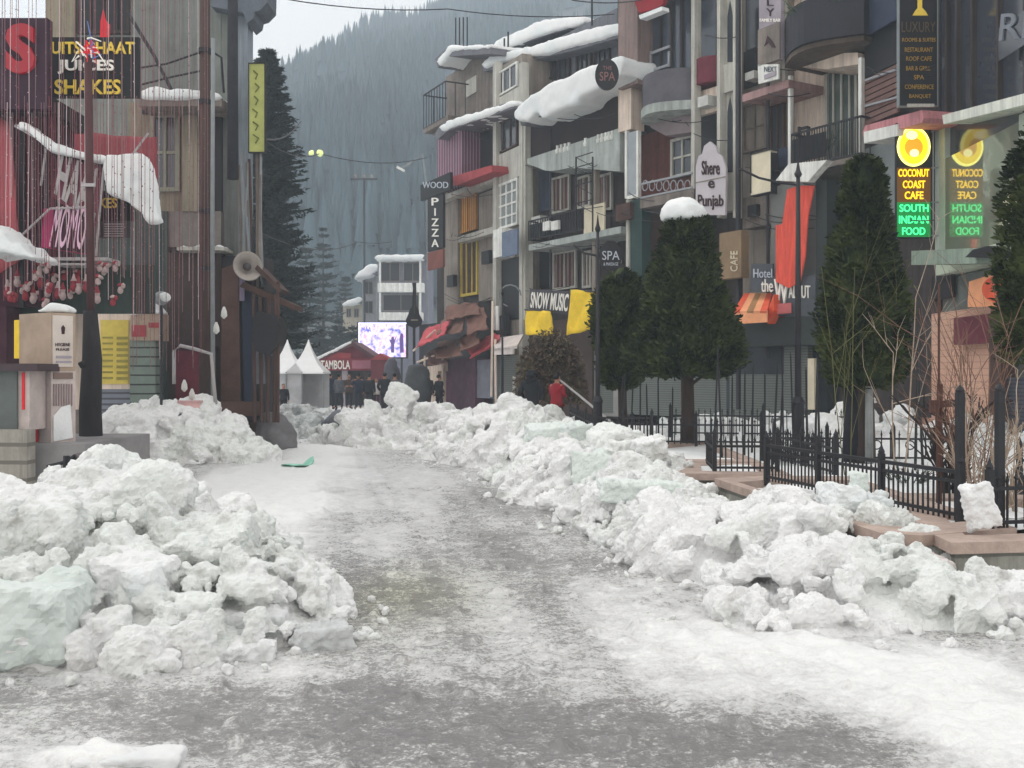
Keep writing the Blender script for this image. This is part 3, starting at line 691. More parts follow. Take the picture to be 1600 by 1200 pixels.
shrub('tall bare brown shrub with upright twigs before the shuttered shop', 1520, 10.6, .45, 1.9, .14, 16, TWIG, 5, r=.009)
shrub('bare pale shrub between the square fence posts', 1538, 9.6, .45, 1.1, .35, 10, TWIGP, 6)
shrub('thin pale sapling climbing past the right conifer', 1405, 14.2, .42, 2.7, .03, 2, TWIGP, 7, 'sapling', .014, .3, 'sapling')
shrub('slender bare sapling in front of the right conifer', 1330, 13.6, .42, 3.0, .04, 2, TWIGO, 8, 'sapling', .008, .3, 'sapling')
shrub('dark leaning stump of twigs behind the tall black post', 1490, 11.4, .4, 1.0, .2, 7, M('twig_black', (44, 38, 38), .9, .3, 8, .2), 9, 'bare_stump', .04, .8, 'shrub')
shrub('low dark bush in the snow behind the iron fences', 1238, 16.8, .42, .45, .8, 26, M('twig_dark_green', (52, 56, 44), .9, .3, 8, .2), 10, r=.012)
shrub('small dark bush in the corner of the fenced garden', 1415, 13.0, .42, .35, .9, 20, M('twig_dark_green'), 12, r=.01)
shrub('bare rose bush with white frosted tips at the right edge', 1590, 10.4, .45, .95, .5, 10, TWIGP, 13)
# bare domed bush in front of the banner
rnd = random.Random(5); b = P(860, HY, 30.5); t = thing('domed_tree', 'brown leafless tree with a clipped dome crown by the yellow banners', 'tree', (b.x, b.y, .3))
m = MB(); m.tube([(b.x, b.y, .2), (b.x, b.y, 1.9)], .07, 7, .05)
for k in range(420):
    a = rnd.uniform(0, 6.28); e = rnd.uniform(.05, 1.5); L = rnd.uniform(.8, 1.08)
    p0 = Vector((b.x, b.y, 1.3)); p1 = p0 + Vector((math.cos(a) * math.cos(e) * 1.08, math.sin(a) * math.cos(e) * 1.0, math.sin(e) * 1.85 - .15)) * L
    m.tube([p0 + Vector((0, 0, rnd.uniform(-.1, .5))), p0.lerp(p1, .5) + Vector((rnd.gauss(0, .06), rnd.gauss(0, .06), .12)), p1], .010, 3, .006)
m.build('trunk', BARK, t)
m = MB()
for _ in range(9500):
    a = rnd.uniform(0, 6.28); e = math.asin(rnd.uniform(-.12, 1)); L = rnd.uniform(.5, 1.05)
    p = Vector((b.x, b.y, 1.15)) + Vector((math.cos(a) * math.cos(e) * 1.1, math.sin(a) * math.cos(e) * 1.0, math.sin(e) * 1.95)) * L
    d = Vector((rnd.gauss(0, 1), rnd.gauss(0, 1), rnd.gauss(0, 1))).normalized(); q = d.cross(Vector((0, 0, 1))).normalized() * .04; o = len(m.v)
    m.v += [p - q, p + q, p + d * .11]; m.f.append((o, o + 1, o + 2))
m.build('crown', leaf_mat('dead_leaves', (88, 70, 60), (116, 104, 78)), t)

def spruce(label, px, Y, zb, H, rb, seed, whorls=46, per=11, leafs=26, mat=None, z0=.06, pw=.75):
    rnd = random.Random(seed); b = P(px, HY, Y); t = thing('spruce_tree', label, 'tree', (b.x, b.y, zb))
    m = MB(); m.tube([(b.x, b.y, zb - .3), (b.x, b.y, zb + H)], .22, 8, .02); m.build('trunk', BARK, t, True)
    m = MB()
    for w_ in range(whorls):
        f = (w_ + rnd.random()) / whorls; z = zb + H * (z0 + (1 - z0) * f); L0 = rb * (1 - f) ** pw + .12
        for k in range(per):
            a = rnd.uniform(0, 6.28); L = L0 * rnd.uniform(.6, 1.15); dr = rnd.uniform(.05, .3)
            for j in range(leafs):
                s = (j + rnd.random()) / leafs; q = Vector((b.x + math.cos(a) * L * s, b.y + math.sin(a) * L * s, z - dr * L * s + .25 * L * s * s))
                d = Vector((math.cos(a) + rnd.gauss(0, .9), math.sin(a) + rnd.gauss(0, .9), rnd.gauss(-.25, .4))).normalized(); g = .22 * rnd.uniform(.6, 1.3) * (1 - s * .4) * (.5 + .5 * min(1, rb / 3))
                c = d.cross(Vector((0, 0, 1))).normalized() * g * .35; o = len(m.v)
                m.v += [q - c, q + d * g * 2, q + c, q - Vector((0, 0, g * .8))]; m.f += [(o, o + 1, o + 2), (o, o + 3, o + 1)]
    m.build('crown', mat or LEAFD, t); return t
LEAFD = leaf_mat('spruce_needles', (30, 44, 42), (50, 62, 56))
spruce('tall dark spruce tree rising behind the yellow vertical sign', 418, 46, 0, 16.3, 2.2, 21, 60, 14, 30, z0=.2, pw=.5)
spruce('lower dark spruce beside the tall one, behind the loudspeaker', 440, 60, 0, 9.8, 1.6, 22, 34, 10, z0=.35)
# ================================================================ RIGHT HAND BUILDINGS
PA = Pl(655, 51, 770, 43.5); PB = Pl(770, 43.5, 815, 41); PC = Pl(815, 41, 968, 35.5); PD = Pl(965, 35.5, 1155, 31)
PE = Pl(1155, 31, 1350, 27); PF = Pl(1350, 27, 1467, 24); PG = Pl(1467, 24, 1600, 20)
W_BEIGE = M('plaster_beige', (172, 158, 146), .9, .2, .8, .15, k=1.9); W_GREY = M('plaster_grey', (124, 116, 108), .9, .25, .8, .15, k=1.35); W_PALE = M('plaster_pale', (168, 166, 158), .85, .2, 1, .12, k=1.3)
W_MAUVE = M('mauve_metal', (140, 108, 122), .7, .2, 1, .1, k=1.3, stripes=((90, 66, 80), 2.4, 'X')); W_DKGREY = M('plaster_dark', (56, 50, 49), .9, .3, .8, .1, k=1.3)
BRICKR = M('red_brick', (96, 56, 50), .9, .3, 2, .2, k=1.3); CONC = M('slab_concrete', (150, 156, 152), .85, .25, 1.2, .15, k=1.3)
CONCD = M('concrete_brown', (112, 104, 98), .9, .35, 1, .2, k=1.3); SALMON = M('salmon_wall', (120, 104, 100), .85, .25, .6, .1, k=1.3)
WOODD = M('wood_dark', (70, 52, 46), .8, .3, 3, .2, k=1.3); ORANGE = M('orange_shutter', (196, 140, 60), .7, .2, 2, .1, k=1.2, stripes=((150, 96, 36), 3, 'X'))
NAVY = M('navy_panel', (44, 52, 70), .7, .25, 1.5, .1, k=1.2); TEAL = M('teal_panel', (44, 66, 62), .7, .25, 1.5, .1, k=1.2)
SHUT = M('shutter_grey', (104, 110, 106), .6, .15, 1, .1, k=1.3, stripes=((78, 84, 80), 4.2, 'Z', .8)); SHUTP = M('roller_peach', (184, 146, 126), .7, .18, 1, .1, k=1.35, stripes=((164, 128, 112), 2.2, 'Z', .93))
REDM = M('faded_red', (150, 62, 66), .75, .3, 2, .2, k=1.2); MAROON = M('maroon', (96, 40, 52), .75, .3, 2, .15, k=1.3)
YEL = M('yellow_banner', (236, 196, 44), .7, .25, 1.5, .3, k=1.1); CREAM = M('cream_panel', (206, 196, 172), .7, .15, 2, .1, k=1.15)
BLK = M('black_sign', (26, 26, 30), .6, .25, 3, .05, k=1.1); GREEN = M('green_canopy', (128, 142, 128), .7, .25, 1.5, .15, k=1.25)
TXW = M('letter_white', (220, 216, 208), .6, .1, 5, 0); TXY = M('letter_yellow', (214, 184, 70), .6, .15, 5, 0); TXG = M('letter_gold', (150, 118, 50), .5, .2, 5, 0)
TXR = M('letter_red', (200, 34, 48), .6, .1, 5, 0); M('letter_grey', (170, 176, 186), .6); TXD = M('letter_dark', (48, 24, 30), .6, .1, 5, 0)
def bld(name, label, pl, px, Y, cat='building'):
    p = P(px, HY, Y); return thing(name, label, cat, (p.x, p.y, 0))
CUR = MB()
def slabs(name, mat, par, pl, *r):
    for q in r: m = MB(); m.rect(pl, *q); m.build(name, mat, par)

# ---- A: corner house with mauve upper floor
A = bld('corner_house', 'narrow corner house with mauve ribbed metal upper floor and unfinished top storey', PA, 715, 47)
part('wall', W_DKGREY, A, (PA, 683, 190, 771, 640, -.5, 5))
part('upper_wall', CONCD, A, (PA, 697, 96, 771, 200, -.6, 4.5)); 
part('wall_cladding', W_MAUVE, A, (PA, 683, 195, 722, 292, .5, 1.0))
part('opening', DARK, A, (PA, 722, 196, 770, 268, -.42, .1))
part('roof', M('roof_tin', (92, 92, 98), .6, .3, 2, .1), A, (PA, [(680, 92), (698, 74), (766, 70), (768, 84), (700, 88), (684, 106)], .5, 2.5), (PA, [(678, 212), (690, 192), (800, 158), (806, 168), (700, 204), (684, 218)], 1.0, 2.4))
railing(PA, A, 662, 138, 696, 192, .6, IRON, 8, ret=2.0)
part('balcony_slab', CONCD, A, (PA, 662, 190, 700, 198, .62, 2.2))
part('wall_patch', W_PALE, A, (PA, 728, 122, 744, 148, -.55, .08))
w0 = window(PA, A, 718, 302, 746, 362, 1, 0, ORANGE, ORANGE, -.4, .12); window(PA, A, 722, 374, 748, 462, 2, 0, M('mustard_frame', (180, 158, 60), .7, .2, 2, .1), WOODD, -.4, .12)
part('pier', W_GREY, A, (PA, 694, 296, 715, 640, -.2, .4), (PA, 748, 300, 770, 470, -.3, .3))
part('awning', REDM, A, (PA, [(700, 284), (706, 276), (768, 258), (770, 268), (712, 290)], .9, 1.4))
part('cornice', W_PALE, A, (PA, 683, 292, 770, 300, .2, .8), (PA, 716, 362, 770, 372, .1, .6))
m = MB()
for px in (712, 718, 724, 730): a = PA.at(px, 72, 0); m.tube([a, a + Vector((0, 0, 1.3))], .03, 4)
m.build('rebar', IRON, A)
sc_ = MB(); sc_.poly(PA, [(680, 96), (700, 70), (735, 70), (764, 68), (764, 76), (704, 80), (686, 104)], .6, 2.4); snowcap(sc_, 'roof_snow', 'thin snow on the tin roof of the mauve corner house', .1, .05, ns=1.2, sm=7)
sc_ = MB(); sc_.poly(PA, [(684, 198), (700, 186), (750, 172), (800, 156), (804, 164), (760, 182), (704, 200), (690, 206)], 1.1, 2.2); snowcap(sc_, 'roof_snow', 'snow along the lower eave above the mauve ribbed wall', .1, .05, ns=1.2, sm=7)

# ---- B: narrow pale bay
B = bld('narrow_house', 'narrow pale house bay with white grid windows between corner house and hotel', PB, 792, 42.5)
part('wall', W_GREY, B, (PB, 770, 98, 816, 640, -.05, 5))
part('column', W_PALE, B, (PB, 770, 98, 775, 640, .25, .3), (PB, 811, 98, 816, 640, .25, .3))
part('spandrel', W_PALE, B, (PB, 775, 236, 811, 282, .12, .16), (PB, 775, 145, 811, 182, .12, .16))
window(PB, B, 777, 106, 810, 144, 2, 0); window(PB, B, 777, 186, 810, 235, 2, 0, WOODD); window(PB, B, 775, 284, 811, 356, 3, 3, WHITE, M('pane_grey', (120, 126, 126), .3, .3, 1, 0), .05, .1)
part('box', WHITE, B, (PB, 770, 358, 784, 402, .6, .6))
part('balcony_sign', M('blue_grey_sign', (92, 104, 124), .6, .2, 3, .05), B, (PB, 784, 360, 808, 400, .8, .08)); part('opening', DARK, B, (PB, 775, 405, 811, 500, .0, .1))

# ---- C: hotel with the big snow roof
Cb = bld('hotel', 'long balconied hotel with thick snow on its sloping roofs and pale concrete slabs', PC, 890, 38.5)
part('wall', W_DKGREY, Cb, (PC, 815, 250, 970, 650, -.9, 5)); part('upper_wall', M('plaster_blue_grey', (96, 98, 104), .9, .25, .8, .1, k=1.3), Cb, (PC, 765, 60, 975, 260, -1.4, 4))
part('balcony_slab', CONC, Cb, (PC, [(824, 256), (824, 248), (968, 200), (968, 268), (900, 262), (856, 268)], .3, 1.6)); slabs('balcony_slab', CONC, Cb, PC, (826, 368, 970, 378, .55, 1.9))
part('balcony_wall', M('dark_brown_front', (40, 32, 34), .8, .3, 1.5, .1, k=1.3), Cb, (PC, [(822, 190), (966, 150), (966, 206), (822, 252)], .0, .12)); 
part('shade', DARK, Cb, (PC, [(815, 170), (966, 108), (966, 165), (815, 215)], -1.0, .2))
window(PC, Cb, 902, 140, 962, 188, 2, 0, WOODD, GLASS, -.1, .08)
for x in (840, 868, 902, 930): window(PC, Cb, x, 76, x + 24, 128, 2, 0, W_DKGREY, GLASS, -1.35, .08)
part('column', W_PALE, Cb, (PC, 812, 170, 821, 500, .25, .35)); part('column', W_GREY, Cb, (PC, 925, 262, 930, 470, .2, .2))
part('blue_wall', M('blue_plaster', (58, 66, 84), .85, .25, 1, .1, k=1.3), Cb, (PC, 822, 266, 862, 332, -.8, .12))
CURT = M('curtain_window', (118, 96, 92), .7, .3, 2, .1, stripes=((60, 46, 46), 2.2, 'X'))
for x, x2, y, y2 in ((864, 892, 275, 332), (902, 924, 275, 325), (934, 958, 272, 330), (866, 902, 392, 452), (912, 926, 392, 450)): window(PC, Cb, x, y, x2, y2, 1, 0, W_PALE, CURT, -.85, .09)
part('opening', DARK, Cb, (PC, 822, 392, 862, 450, -.82, .1))
railing(PC, Cb, 826, 336, 912, 366, .5, IRON, 22, ret=1.2); part('balcony_panel', IRON, Cb, (PC, 827, 342, 910, 364, .46, .03)); part('white_panel', CREAM, Cb, (PC, 912, 320, 944, 364, .5, .06))
part('railing_box', WHITE, Cb, (PC, 848, 346, 858, 360, .62, .1), (PC, 861, 345, 872, 359, .62, .1))
m = MB(); a = PC.at(905, 250, .9)
for px in (900, 926):
    a = PC.at(px, 245, .75); b_ = PC.at(px, 362, .75); m.tube([a, b_], .03, 4)
for y in (246, 262, 290, 318): a = PC.at(900, y, .75); b_ = PC.at(926, y, .75); m.tube([a, Vector((b_.x, b_.y, a.z))], .02, 4); c_ = PC.at(926, y + 14, .75); m.tube([a, c_], .014, 4)
m.build('ladder_frame', IRON, Cb)
m = MB()
for i, px in enumerate((871, 877, 883, 889, 915, 935, 941, 947, 952, 957)): a = PC.at(px, 236 - (px - 871) * .26, .28); m.lathe(a - Vector((0, 0, .1)), [(.07, 0), (.09, .12), (.05, .2), (.06, .3)], 6)
m.build('baluster_row', WHITE, Cb)
sc_ = MB(); sc_.poly(PC, [(799, 178), (812, 160), (850, 134), (905, 108), (968, 86), (972, 96), (968, 118), (930, 140), (905, 150), (898, 162), (870, 172), (846, 186), (836, 176), (822, 190), (805, 188)], 1.2, 3.2)
snowcap(sc_, 'roof_snow', 'very thick overhanging snow on the main sloping roof of the hotel', .1, .07, ns=1.2, sm=8)
part('roof', M('roof_tin'), Cb, (PC, [(812, 186), (968, 112), (968, 122), (814, 196)], .9, 3.0), (PC, [(752, 104), (900, 66), (970, 48), (970, 58), (900, 78), (756, 112)], -.6, 3.0), (PC, [(768, 70), (846, 38), (908, 26), (912, 38), (846, 58), (772, 84)], -1.6, 3))
sc_ = MB(); sc_.poly(PC, [(750, 100), (764, 86), (800, 78), (850, 64), (905, 48), (930, 40), (970, 34), (970, 52), (905, 68), (860, 82), (800, 94), (770, 100), (756, 106)], -.4, 2.8); snowcap(sc_, 'roof_snow', 'snow on the middle roof behind the thick hotel eave', .1, .05, ns=1.2, sm=7)
sc_ = MB(); sc_.poly(PC, [(766, 74), (775, 62), (810, 46), (846, 30), (868, 28), (908, 24), (912, 36), (870, 46), (820, 62), (790, 74), (770, 82)], -1.4, 2.8); snowcap(sc_, 'roof_snow', 'snow on the topmost tilted roof sheet of the hotel', .1, .05, ns=1.2, sm=7)
for px, y0, y1 in ((794, 100, 50), (816, 150, 78), (896, 70, 55), (788, 96, 60), (925, 40, -10)): m = MB(); m.tube([PC.at(px, y0, -.8), PC.at(px, y1, -.8)], .04, 5); m.build('roof_pole', IRON, Cb)

# ---- D: dark glazed hotel block with brick floor
D = bld('guest_house', 'guest house with brown fascia, dark glazed bays, brick storey and tall white pillars', PD, 1060, 33)
part('wall', W_DKGREY, D, (PD, 965, -160, 1156, 650, -.9, 5))
part('fascia', SALMON, D, (PD, 966, 0, 996, 135, .5, 1.4), (PD, 966, -160, 1082, 0, .3, 1.2))
part('window_bay', M('blue_glass', (62, 70, 80), .15, .35, .5, 0, k=1.3, spec=.6), D, (PD, 998, 0, 1080, 160, -.2, .2))
part('mullion', W_DKGREY, D, (PD, 1046, 0, 1049, 120, -.1, .1), (PD, 1062, 0, 1065, 110, -.1, .1), (PD, 1030, 0, 1032, 150, -.1, .1))
m = MB()
for a_ in ((1014, 76, 1046, 80), (1014, 104, 1046, 108), (1014, 80, 1017, 104), (1043, 80, 1046, 104)): m.rect(PD, *a_, -.05, .04)
m.build('white_frame', M('pale_frame', (140, 142, 146), .6, .1, 4, 0), D)
def bowed(name, par, pl, x0, x1, y0, y1, out, bul, mat, n=12):
    m = MB(); a = pl.at(x0, HY, out); b_ = pl.at(x1, HY, out); z1 = pl.at((x0 + x1) / 2, y0, out).z; z0 = pl.at((x0 + x1) / 2, y1, out).z
    fr = []; 
    for i in range(n + 1):
        s = i / n; p = a.lerp(b_, s) + pl.n * bul * math.sin(math.pi * s); fr.append(p)
    bk = [b_ - pl.n * (out + .9), a - pl.n * (out + .9)]
    pts = [Vector((p.x, p.y, z0)) for p in fr + bk]; m.prism(pts, Vector((0, 0, z1 - z0))); return m.build(name, mat, par)
bowed('balcony_front', D, PD, 1004, 1084, 118, 168, .3, .7, M('balcony_grey', (84, 82, 88), .8, .3, 1, .1, k=1.3)); bowed('balcony_slab', D, PD, 1002, 1084, 168, 182, .4, .75, CONC)
part('balcony_soffit', M('soffit_mauve', (130, 118, 120), .85, .2, 1, .1, k=1.3), D, (PD, [(1004, 184), (1082, 180), (1082, 206), (1040, 212), (1018, 200)], .1, .9))
bowed('curved_panel', D, PD, 1084, 1122, 92, 132, .2, .25, MAROON)
part('brick_wall', BRICKR, D, (PD, 1000, 200, 1086, 300, -.6, .3)); window(PD, D, 1050, 214, 1086, 276, 1, 1, W_PALE, GLASS, -.5, .1)
m = MB()
for i in range(7):
    x = 1008 + i * 11; a = PD.at(x, 290, .5); m.tube([a + Vector((PD.u.x * math.cos(q) * .13, PD.u.y * math.cos(q) * .13, math.sin(q) * .17)) for q in [k * .698 for k in range(10)]], .022, 4)
a = PD.at(1002, 280, .5); b_ = PD.at(1082, 280, .5); 
for y in (279, 301): m.box((a + b_) / 2 + Vector((0, 0, PD.at(1042, y, .5).z - (a.z + b_.z) / 2)), ((a - b_).length, .06, .06), math.atan2(PD.u.y, PD.u.x))
m.build('scroll_railing', M('pale_frame'), D); slabs('balcony_slab', CONCD, D, PD, (1000, 303, 1084, 318, .55, 1.3))
part('corner_window', M('pale_glass', (140, 146, 150), .2, .2, 1, 0), D, (PD, 979, 206, 995, 306, .3, .1)); part('corner_window_frame', WHITE, D, (PD, 976, 204, 979, 310, .34, .14), (PD, 994, 204, 997, 310, .34, .14), (PD, 979, 305, 994, 310, .34, .14))
part('pillar', W_PALE, D, (PD, 1080, -160, 1085, 330, .5, .3)); part('pillar', W_PALE, D, (PD, 1120, -160, 1125, 340, .5, .3)); part('pillar', W_PALE, D, (PD, 1145, -160, 1149, 340, .5, .3)); part('spandrel', W_PALE, D, (PD, 1125, 100, 1145, 144, .35, .3), (PD, 1125, 272, 1145, 330, .35, .3))
part('wall_strip', W_BEIGE, D, (PD, 1085, 140, 1120, 178, .1, .2)); part('opening', DARK, D, (PD, 1086, 178, 1119, 240, -.1, .1)); part('window_bay', M('blue_glass'), D, (PD, 1086, 0, 1119, 95, -.2, .2))
def lancet(y0, y1):
    f = part('lancet_window', W_PALE, D, (PD, 1124, y0, 1146, y1, .2, .1)); g = MB()
    for x in (1126, 1136.5): g.poly(PD, [(x, y1 - 3), (x, y0 + 30), (x + 4, y0 + 6), (x + 8, y0 + 30), (x + 8, y1 - 3)], .22, .015)
    g.build('pane', GLASS, f)
lancet(-5, 100); lancet(145, 272); lancet(-150, -20)
part('green_pilaster', TEAL, D, (PD, 985, 312, 1003, 470, .4, .4)); part('column', W_PALE, D, (PD, 978, 312, 982, 470, .45, .2))
part('shop_front', WOODD, D, (PD, 1004, 330, 1100, 470, -.3, .3)); part('shutter', SHUT, D, (PD, 930, 560, 1156, 650, -.3, .3))
part('panel', W_BEIGE, D, (PD, 966, 135, 986, 204, .3, .6)); part('drain_pipe', M('pipe_dark', (50, 50, 54), .6), D, (PD, 1150, -160, 1154, 640, .6, .1))

# ---- E: apartment house with curved balcony
E = bld('apartment_house', 'beige apartment house with curved black balcony and a big orange banner wall', PE, 1250, 29)
part('wall', W_BEIGE, E, (PE, 1225, -180, 1351, 290, -1.0, 4)); part('side_wall', W_GREY, E, (PE, 1152, -180, 1226, 470, -.6, 4.4))
part('lower_wall', W_GREY, E, (PE, 1226, 290, 1351, 660, -.9, 4))
bowed('balcony_front', E, PE, 1226, 1350, 8, 74, .7, .7, M('balcony_black', (34, 34, 42), .6, .3, 2, .1, k=1.2)); bowed('balcony_slab', E, PE, 1226, 1350, 74, 84, .6, .68, M('brown_slab', (86, 76, 68), .85, .3, 1, .1, k=1.3))
part('balcony_floor', W_BEIGE, E, (PE, [(1228, 86), (1340, 82), (1342, 100), (1290, 108), (1240, 104)], .2, 1.1))
window(PE, E, 1292, 104, 1342, 250, 3, 0, W_PALE, M('green_glass', (70, 84, 78), .2, .3, 1, 0), -.95, .09, 'balcony_door')
part('column', WHITE, E, (PE, 1231, 118, 1235, 262, .5, .12)); part('column', WHITE, E, (PE, 1341, 90, 1346, 250, .5, .12)); part('column', W_PALE, E, (PE, 1222, -180, 1226, 130, .5, .12))
railing(PE, E, 1237, 196, 1345, 252, .75, IRON, 26, ret=1.4, r=.015); part('balcony_panel', IRON, E, (PE, 1238, 212, 1290, 250, .7, .03)); slabs('balcony_slab', CONCD, E, PE, (1234, 254, 1348, 262, .78, 1.8))
part('canopy', WHITE, E, (PE, [(1212, 282), (1232, 256), (1292, 250), (1262, 284)], 1.5, .25)); 
slabs('balcony_slab', M('pink_slab', (150, 120, 118), .8, .25, 1, .1), E, PE, (1160, 136, 1232, 148, .6, 1.4)); part('opening', DARK, E, (PE, 1162, 78, 1182, 136, -.55, .1)); 
window(PE, E, 1205, 160, 1228, 260, 1, 0, WOODD, GLASS, -.55, .08); part('balcony_plinth', NAVY, E, (PE, 1205, 232, 1232, 262, .3, .3))
part('opening', DARK, E, (PE, 1204, 236, 1215, 300, .0, .1))
part('balcony_plinth', CONCD, E, (PE, 1160, 302, 1232, 352, .1, .5))
part('black_frame', M('dark_green_frame', (40, 46, 46), .6), E, (PE, 1275, 282, 1292, 520, 1.0, .5), (PE, 1150, 496, 1292, 540, 1.0, 1.2))
part('banner_wall', M('grey_panel', (104, 106, 104), .8, .2, 1, .1), E, (PE, 1205, 285, 1275, 497, .6, .2))
part('shop_front', M('shop_dark', (48, 54, 60), .5, .3, 1, .05), E, (PE, 1135, 540, 1292, 660, -.1, .5)); part('shutter', SHUT, E, (PE, 1140, 585, 1225, 660, .0, .2)); part('shutter', SHUT, E, (PE, 1225, 540, 1262, 660, .3, .2))
part('tall_sign', CREAM, E, (PE, 1262, 560, 1272, 640, .8, .1))
window(PE, E, 1163, 160, 1200, 236, 1, 1, CONCD, W_GREY, -.5, .07)
part('upper_window', GLASS, E, (PE, 1165, -120, 1215, 70, -.55, .1)); window(PE, E, 1240, -140, 1330, -20, 3, 0, W_PALE, GLASS, -.95, .1)

# ---- F, G: cafe building
Fb = bld('cafe_building', 'dark glass fronted cafe building with a peach shutter and green canopy', PF, 1450, 24.5)
part('wall', W_DKGREY, Fb, (PF, 1350, -200, 1468, 650, -.1, 3.5)); m = MB()
for i in range(8):
    y = 112 + i * 9.5; m.rect(PF, 1351, y, 1402, y + 7.5, .25, .08)
m.build('wooden_slats', M('slat_brown', (110, 84, 78), .8, .3, 2, .1), Fb)
part('balcony_rail', M('pale_frame'), Fb, (PF, [(1351, 124), (1402, 106), (1402, 109), (1351, 127)], .35, .05), (PF, [(1351, 164), (1402, 150), (1402, 153), (1351, 167)], .35, .05))
part('side_post', W_PALE, Fb, (PF, 1401, -200, 1405, 100, .5, .2)); part('black_fascia', DARK, Fb, (PF, 1351, 40, 1402, 110, .1, .1)); part('balcony_panel', NAVY, Fb, (PF, 1351, -10, 1400, 44, .3, .1))
part('pink_canopy', M('pink_canopy', (168, 112, 116), .7, .2, 1.5, .1), Fb, (PF, [(1348, 206), (1352, 196), (1440, 172), (1443, 184), (1440, 192), (1350, 216)], 1.0, 1.0))
part('white_fascia', WHITE, Fb, (PF, [(1350, 206), (1402, 194), (1402, 212), (1350, 224)], 1.05, .9))
part('side_glass', M('pane_grey'), Fb, (PF, 1352, 224, 1400, 340, .1, .1)); part('frame_post', M('pale_green_frame', (150, 158, 146), .5, .15, 2, 0), Fb, (PF, 1461, 178, 1467, 400, .03, .35), (PG, 1467, 178, 1476, 400, .03, .2))
MIR = bpy.data.materials.new('mirror_glass'); MIR.use_nodes = True; q = MIR.node_tree.nodes["Principled BSDF"]; q.inputs["Base Color"].default_value = (.46, .5, .38, 1); q.inputs["Metallic"].default_value = .65; q.inputs["Roughness"].default_value = .03
part('glass_wall', MIR, Fb, (PG, 1474, 178, 1760, 366, .02, .1))
part('frame_post', M('pale_green_frame'), Fb, (PG, 1592, 178, 1600, 366, .1, .08))
part('upper_glass', M('dark_glass', (54, 58, 66), .1, .3, .4, 0, k=1.2, spec=.7), Fb, (PG, 1468, -200, 1760, 180, -.1, 3.3))
m = MB()
for px in (1476, 1492, 1516, 1556, 1598, 1650): m.rect(PG, px, -200, px + 3, 178, .0, .1)
m.build('mullion', W_DKGREY, Fb)
part('roof_edge', M('white_canopy', (196, 198, 188), .7, .2, 1, .1), Fb, (PG, [(1472, 180), (1600, 146), (1760, 104), (1760, 124), (1600, 164), (1474, 194)], .5, .6))
part('sill', M('pale_green_sill', (176, 184, 166), .7, .2, 1, .1), Fb, (PG, 1462, 366, 1760, 396, .2, .5)); part('canopy', GREEN, Fb, (PG, [(1424, 392), (1600, 384), (1760, 380), (1760, 405), (1600, 410), (1424, 414)], 1.1, 1.2))
part('lower_wall', M('grey_green', (96, 102, 98), .85, .3, 1, .1), Fb, (PG, 1420, 410, 1760, 665, -.15, 3))
part('opening', DARK, Fb, (PG, 1424, 432, 1486, 470, .0, .1)); part('fascia_panel', MAROON, Fb, (PG, 1490, 480, 1760, 530, .2, .2))
part('shutter', SHUTP, Fb, (PG, 1428, 486, 1548, 680, .0, .1)); part('shutter', M('shutter_dark', (62, 66, 76), .6, .2, 1, .1, stripes=((44, 46, 54), 4, 'Z', .7)), Fb, (PG, 1560, 590, 1700, 690, .1, .1)); part('brown_column', WOODD, Fb, (PG, 1545, 500, 1562, 690, .25, .3), (PG, 1404, 430, 1428, 680, .15, .3))
m = MB(); m.poly(PG, [(1508, 402), (1520, 390), (1545, 384), (1565, 392), (1572, 404)], 1.3, .8); tag(m.build('car_hood_cover', BLK, Fb), None)

# ---- signs on the right
def sign(name, label, pl, x0, y0, x1, y1, out, th, mat, cat='sign', frame=None, quad=None):
    a = pl.at((x0 + x1) / 2, (y0 + y1) / 2, out); t = thing(name, label, cat, a)
    m = MB()
    if quad: m.poly(pl, quad, out, th)
    else: m.rect(pl, x0, y0, x1, y1, out, th)
    m.build('panel', mat, t)
    if frame:
        m = MB(); f = 1.2
        for r in ((x0 - f, y0 - f, x1 + f, y0), (x0 - f, y1, x1 + f, y1 + f), (x0 - f, y0, x0, y1), (x1, y0, x1 + f, y1)): m.rect(pl, *r, out + .03, th + .03)
        m.build('frame', frame, t)
    return t
Q = FR(23.9)
def glow(key, rgb, e, bc=None):
    m = bpy.data.materials.new(key); m.use_nodes = True; b = m.node_tree.nodes["Principled BSDF"]; c = [lin(v) for v in rgb]
    b.inputs["Base Color"].default_value = [v * .6 for v in c] + [1]; b.inputs["Emission Color"].default_value = c + [1]; b.inputs["Emission Strength"].default_value = e; return m
s = sign('lit_sign', 'glowing vertical sign of yellow disc and yellow and green letters', Q, 1401, 192, 1455, 372, .0, .12, BLK)
s["label"] = 'glowing vertical cafe sign with a yellow disc above yellow and green letters'
part('green_panel', glow('glow_green_dim', (0, 118, 50), .8), s, (Q, 1402, 316, 1454, 370, .02, .02)); part('amber_panel', glow('glow_amber_dim', (96, 60, 6), .6), s, (Q, 1402, 262, 1454, 316, .02, .02))
YG = glow('glow_yellow', (255, 204, 30), 1.35); GG = glow('glow_green', (70, 240, 150), 1.3); LG = glow('glow_lemon', (250, 214, 20), 1.1); WG = glow('glow_white', (255, 240, 170), 1.1)
def disc(pl, cx, cy, rx, ry, out, th, mat, par, name='disc', n=28):
    m = MB(); m.poly(pl, [(cx + rx * math.cos(-2 * math.pi * k / n), cy + ry * math.sin(-2 * math.pi * k / n)) for k in range(n)], out, th); return m.build(name, mat, par)
